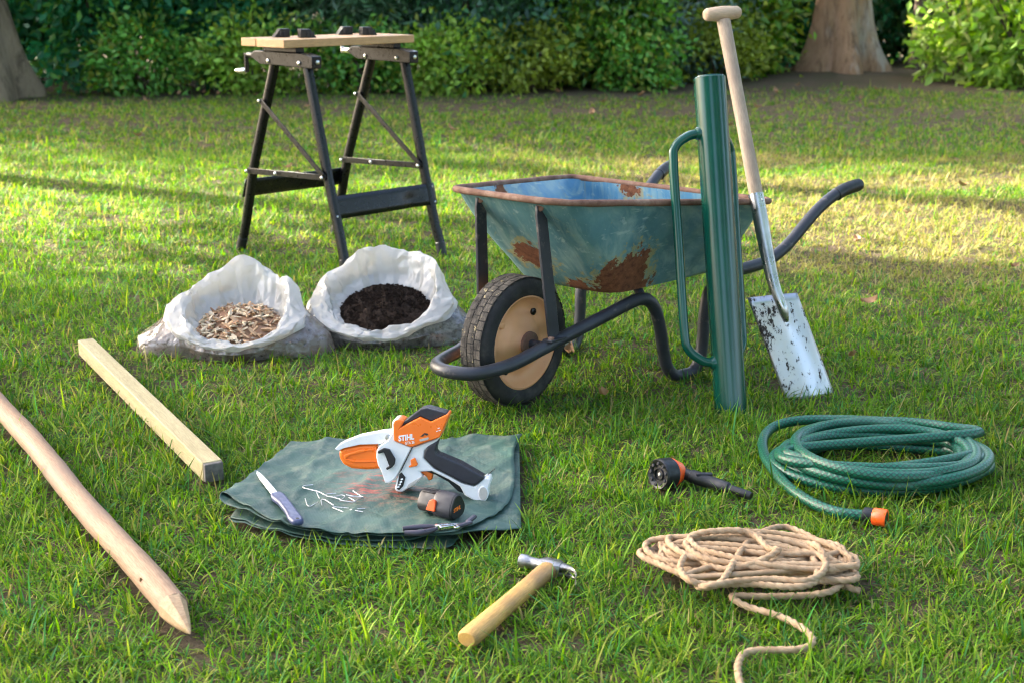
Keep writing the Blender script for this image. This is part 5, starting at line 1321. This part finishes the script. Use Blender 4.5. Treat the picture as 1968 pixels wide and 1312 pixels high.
def blades(y0, y1, dens, tuft, hgt, wid, segs, rngseed):
    global RNG
    n_t = 0; xs = []; ys = []
    A_ = (y1 - y0) * 2 * half_width(y1)
    m = int(A_ * dens / tuft)
    x = RNG.uniform(-half_width(y1), half_width(y1), m); y = RNG.uniform(y0, y1, m)
    k = (np.abs(x) < half_width(y)) & (RNG.random(m) > bare(x, y)) & ((np.abs(x) < half_width(y) - 0.5) | (RNG.random(m) < 0.4)); x, y = x[k], y[k]
    lush = 0.75 + 0.6 * fbm(x * 2.2, y * 2.2, 61)
    cnt = np.maximum(2, RNG.poisson(tuft, len(x)))
    ti = np.repeat(np.arange(len(x)), cnt)
    ang = RNG.uniform(0, 2 * PI, len(ti)); rr_ = np.abs(RNG.normal(0, 0.016, len(ti)))
    bx_ = x[ti] + rr_ * np.cos(ang); by_ = y[ti] + rr_ * np.sin(ang)
    k = keep_mask(bx_, by_); ti, ang, bx_, by_ = ti[k], ang[k], bx_[k], by_[k]
    n = len(ti)
    az = ang + RNG.normal(0, 1.5, n)
    h = hgt * RNG.gamma(4.5, 1 / 4.5, n) * lush[ti]
    lean = np.clip(RNG.normal(1.05, 0.42, n), 0.1, 1.6)     # radians from upright at the tip
    w = wid * RNG.uniform(0.55, 1.3, n)
    dx, dy = np.cos(az), np.sin(az); px_, py_ = -dy, dx
    tw = RNG.uniform(-0.9, 0.9, n)
    wx = px_ * np.cos(tw) + dx * np.sin(tw) * 0.4; wy = py_ * np.cos(tw) + dy * np.sin(tw) * 0.4; wz = np.sin(tw) * 0.5
    gz = ground_z(bx_, by_) - 0.004
    cols = []
    cx_, cy_, cz_ = bx_.copy(), by_.copy(), gz.copy(); th = lean * 0.15
    ptsl = [(cx_, cy_, cz_)]
    for s in range(segs):
        th = lean * (0.40 + 0.85 * (s + 1) / segs)
        st = h / segs
        cx_ = cx_ + dx * np.sin(th) * st; cy_ = cy_ + dy * np.sin(th) * st; cz_ = np.maximum(cz_ + np.cos(th) * st, gz + 0.005)
        ptsl.append((cx_, cy_, cz_))
    prof = {2: (0.8, 1.0), 3: (0.75, 1.0, 0.72)}[segs]
    vs = []
    for s in range(segs):
        X, Y, Z = ptsl[s]; ww = w * prof[s] / 2
        vs.append(np.stack([X - wx * ww, Y - wy * ww, Z - wz * ww], 1)); vs.append(np.stack([X + wx * ww, Y + wy * ww, Z + wz * ww], 1))
    X, Y, Z = ptsl[segs]; vs.append(np.stack([X, Y, Z], 1))
    nv = 2 * segs + 1
    V = np.stack(vs, 1).reshape(-1, 3)
    b = np.arange(n) * nv
    quads = np.concatenate([np.stack([b + 2 * s, b + 2 * s + 1, b + 2 * s + 3, b + 2 * s + 2], 1) for s in range(segs - 1)])
    tris = np.stack([b + 2 * segs - 2, b + 2 * segs - 1, b + 2 * segs], 1)
    tuftc = RNG.choice(len(GREENS), len(x), p=GP)
    ci = np.where(RNG.random(n) < 0.55, tuftc[ti], RNG.choice(len(GREENS), n, p=GP))
    col = GREENS[ci] * RNG.uniform(0.60, 1.30, (n, 1)) * (0.78 + 0.44 * fbm(bx_ * 1.7, by_ * 1.7, 71))[:, None]
    dr = RNG.random(n) < dryness(bx_, by_)
    col[dr] = STRAW[RNG.integers(0, 4, dr.sum())] * RNG.uniform(0.7, 1.15, (dr.sum(), 1))
    return V, quads, tris, np.repeat(col, nv, axis=0)
parts = [blades(1.6, 3.3, 34000, 10, 0.0285, 0.0036, 3, 1), blades(3.3, 5.2, 20000, 10, 0.0290, 0.0041, 2, 2), blades(5.2, 8.4, 10500, 9, 0.031, 0.0050, 2, 3), blades(8.4, 13.2, 4600, 9, 0.033, 0.0075, 2, 4)]
Vs = []; Qs = []; Ts = []; Cs = []; o_ = 0
for V, q, tr, c in parts:
    Vs.append(V); Qs.append(q + o_); Ts.append(tr + o_); Cs.append(c); o_ += len(V)
grass = np_mesh('grass', np.concatenate(Vs), [np.concatenate(Qs), np.concatenate(Ts)], M['grass'], np.concatenate(Cs))
tag(grass, 'green lawn grass with dry straw blades', 'grass', kind='stuff')
print('grass verts', o_, 'tris', sum(2 * len(q) for q in Qs) + sum(len(q) for q in Ts))

# ------------------------------------------------------------------ fallen leaves
leaf_me = []
for v in range(4):
    rnd = random.Random(v); L_ = rnd.uniform(.030, .042); rows = []
    for i in range(6):
        x = i / 5; w = math.sin(PI * min(1, x * 0.95 + .04)) ** .8 * L_ * .28 + .0004
        rows.append([(L_ * (x - .5), s * w, 0.006 * abs(s) + 0.010 * (x - .5) ** 2 * 4 * rnd.uniform(.5, 1.2)) for s in (-1, 0, 1)])
    o = MB().grid(rows).build('fallen_leaf', M['dryleaf'], None, 60); leaf_me.append(o.data); bpy.data.objects.remove(o, do_unlink=True)
SPOTS = [(0.155, 3.66), (1.78, 4.80), (1.13, 4.25), (0.23, 3.26), (-1.85, 4.6), (-1.2, 7.4), (0.9, 7.6), (2.2, 6.7), (1.35, 5.3), (-2.4, 8.9), (-0.4, 9.3), (2.4, 9.2), (0.6, 10.4), (1.9, 10.8), (-1.6, 10.9), (3.1, 8.4), (-3.0, 11.4), (0.05, 11.6), (1.1, 11.9), (-2.2, 12.0), (2.9, 11.6), (-0.9, 12.1), (1.72, 5.95), (-0.62, 2.16), (0.93, 3.62), (-2.9, 12.15), (-2.7, 12.25), (-2.55, 12.1), (-1.9, 12.3), (-1.1, 12.35), (0.4, 12.3), (1.45, 12.5), (2.6, 12.7), (3.2, 12.3), (2.3, 12.2), (0.75, 11.3), (1.5, 9.6), (-0.2, 10.2)]
rnd = random.Random(77)
for k, (x, y) in enumerate(SPOTS):
    o = bpy.data.objects.new('fallen_leaf', leaf_me[k % 4]); COL.objects.link(o)
    o.location = (x, y, float(ground_z(x, y)) + 0.038); o.rotation_euler = (rnd.uniform(-.5, .5), rnd.uniform(-.5, .5), rnd.uniform(0, 6.28)); s_ = rnd.uniform(.8, 1.4) * (1 if y < 6 else 1.5); o.scale = (s_, s_, s_)
    tag(o, 'small dry brown fallen leaf lying on the lawn', 'leaf', 'fallen leaves on the lawn')
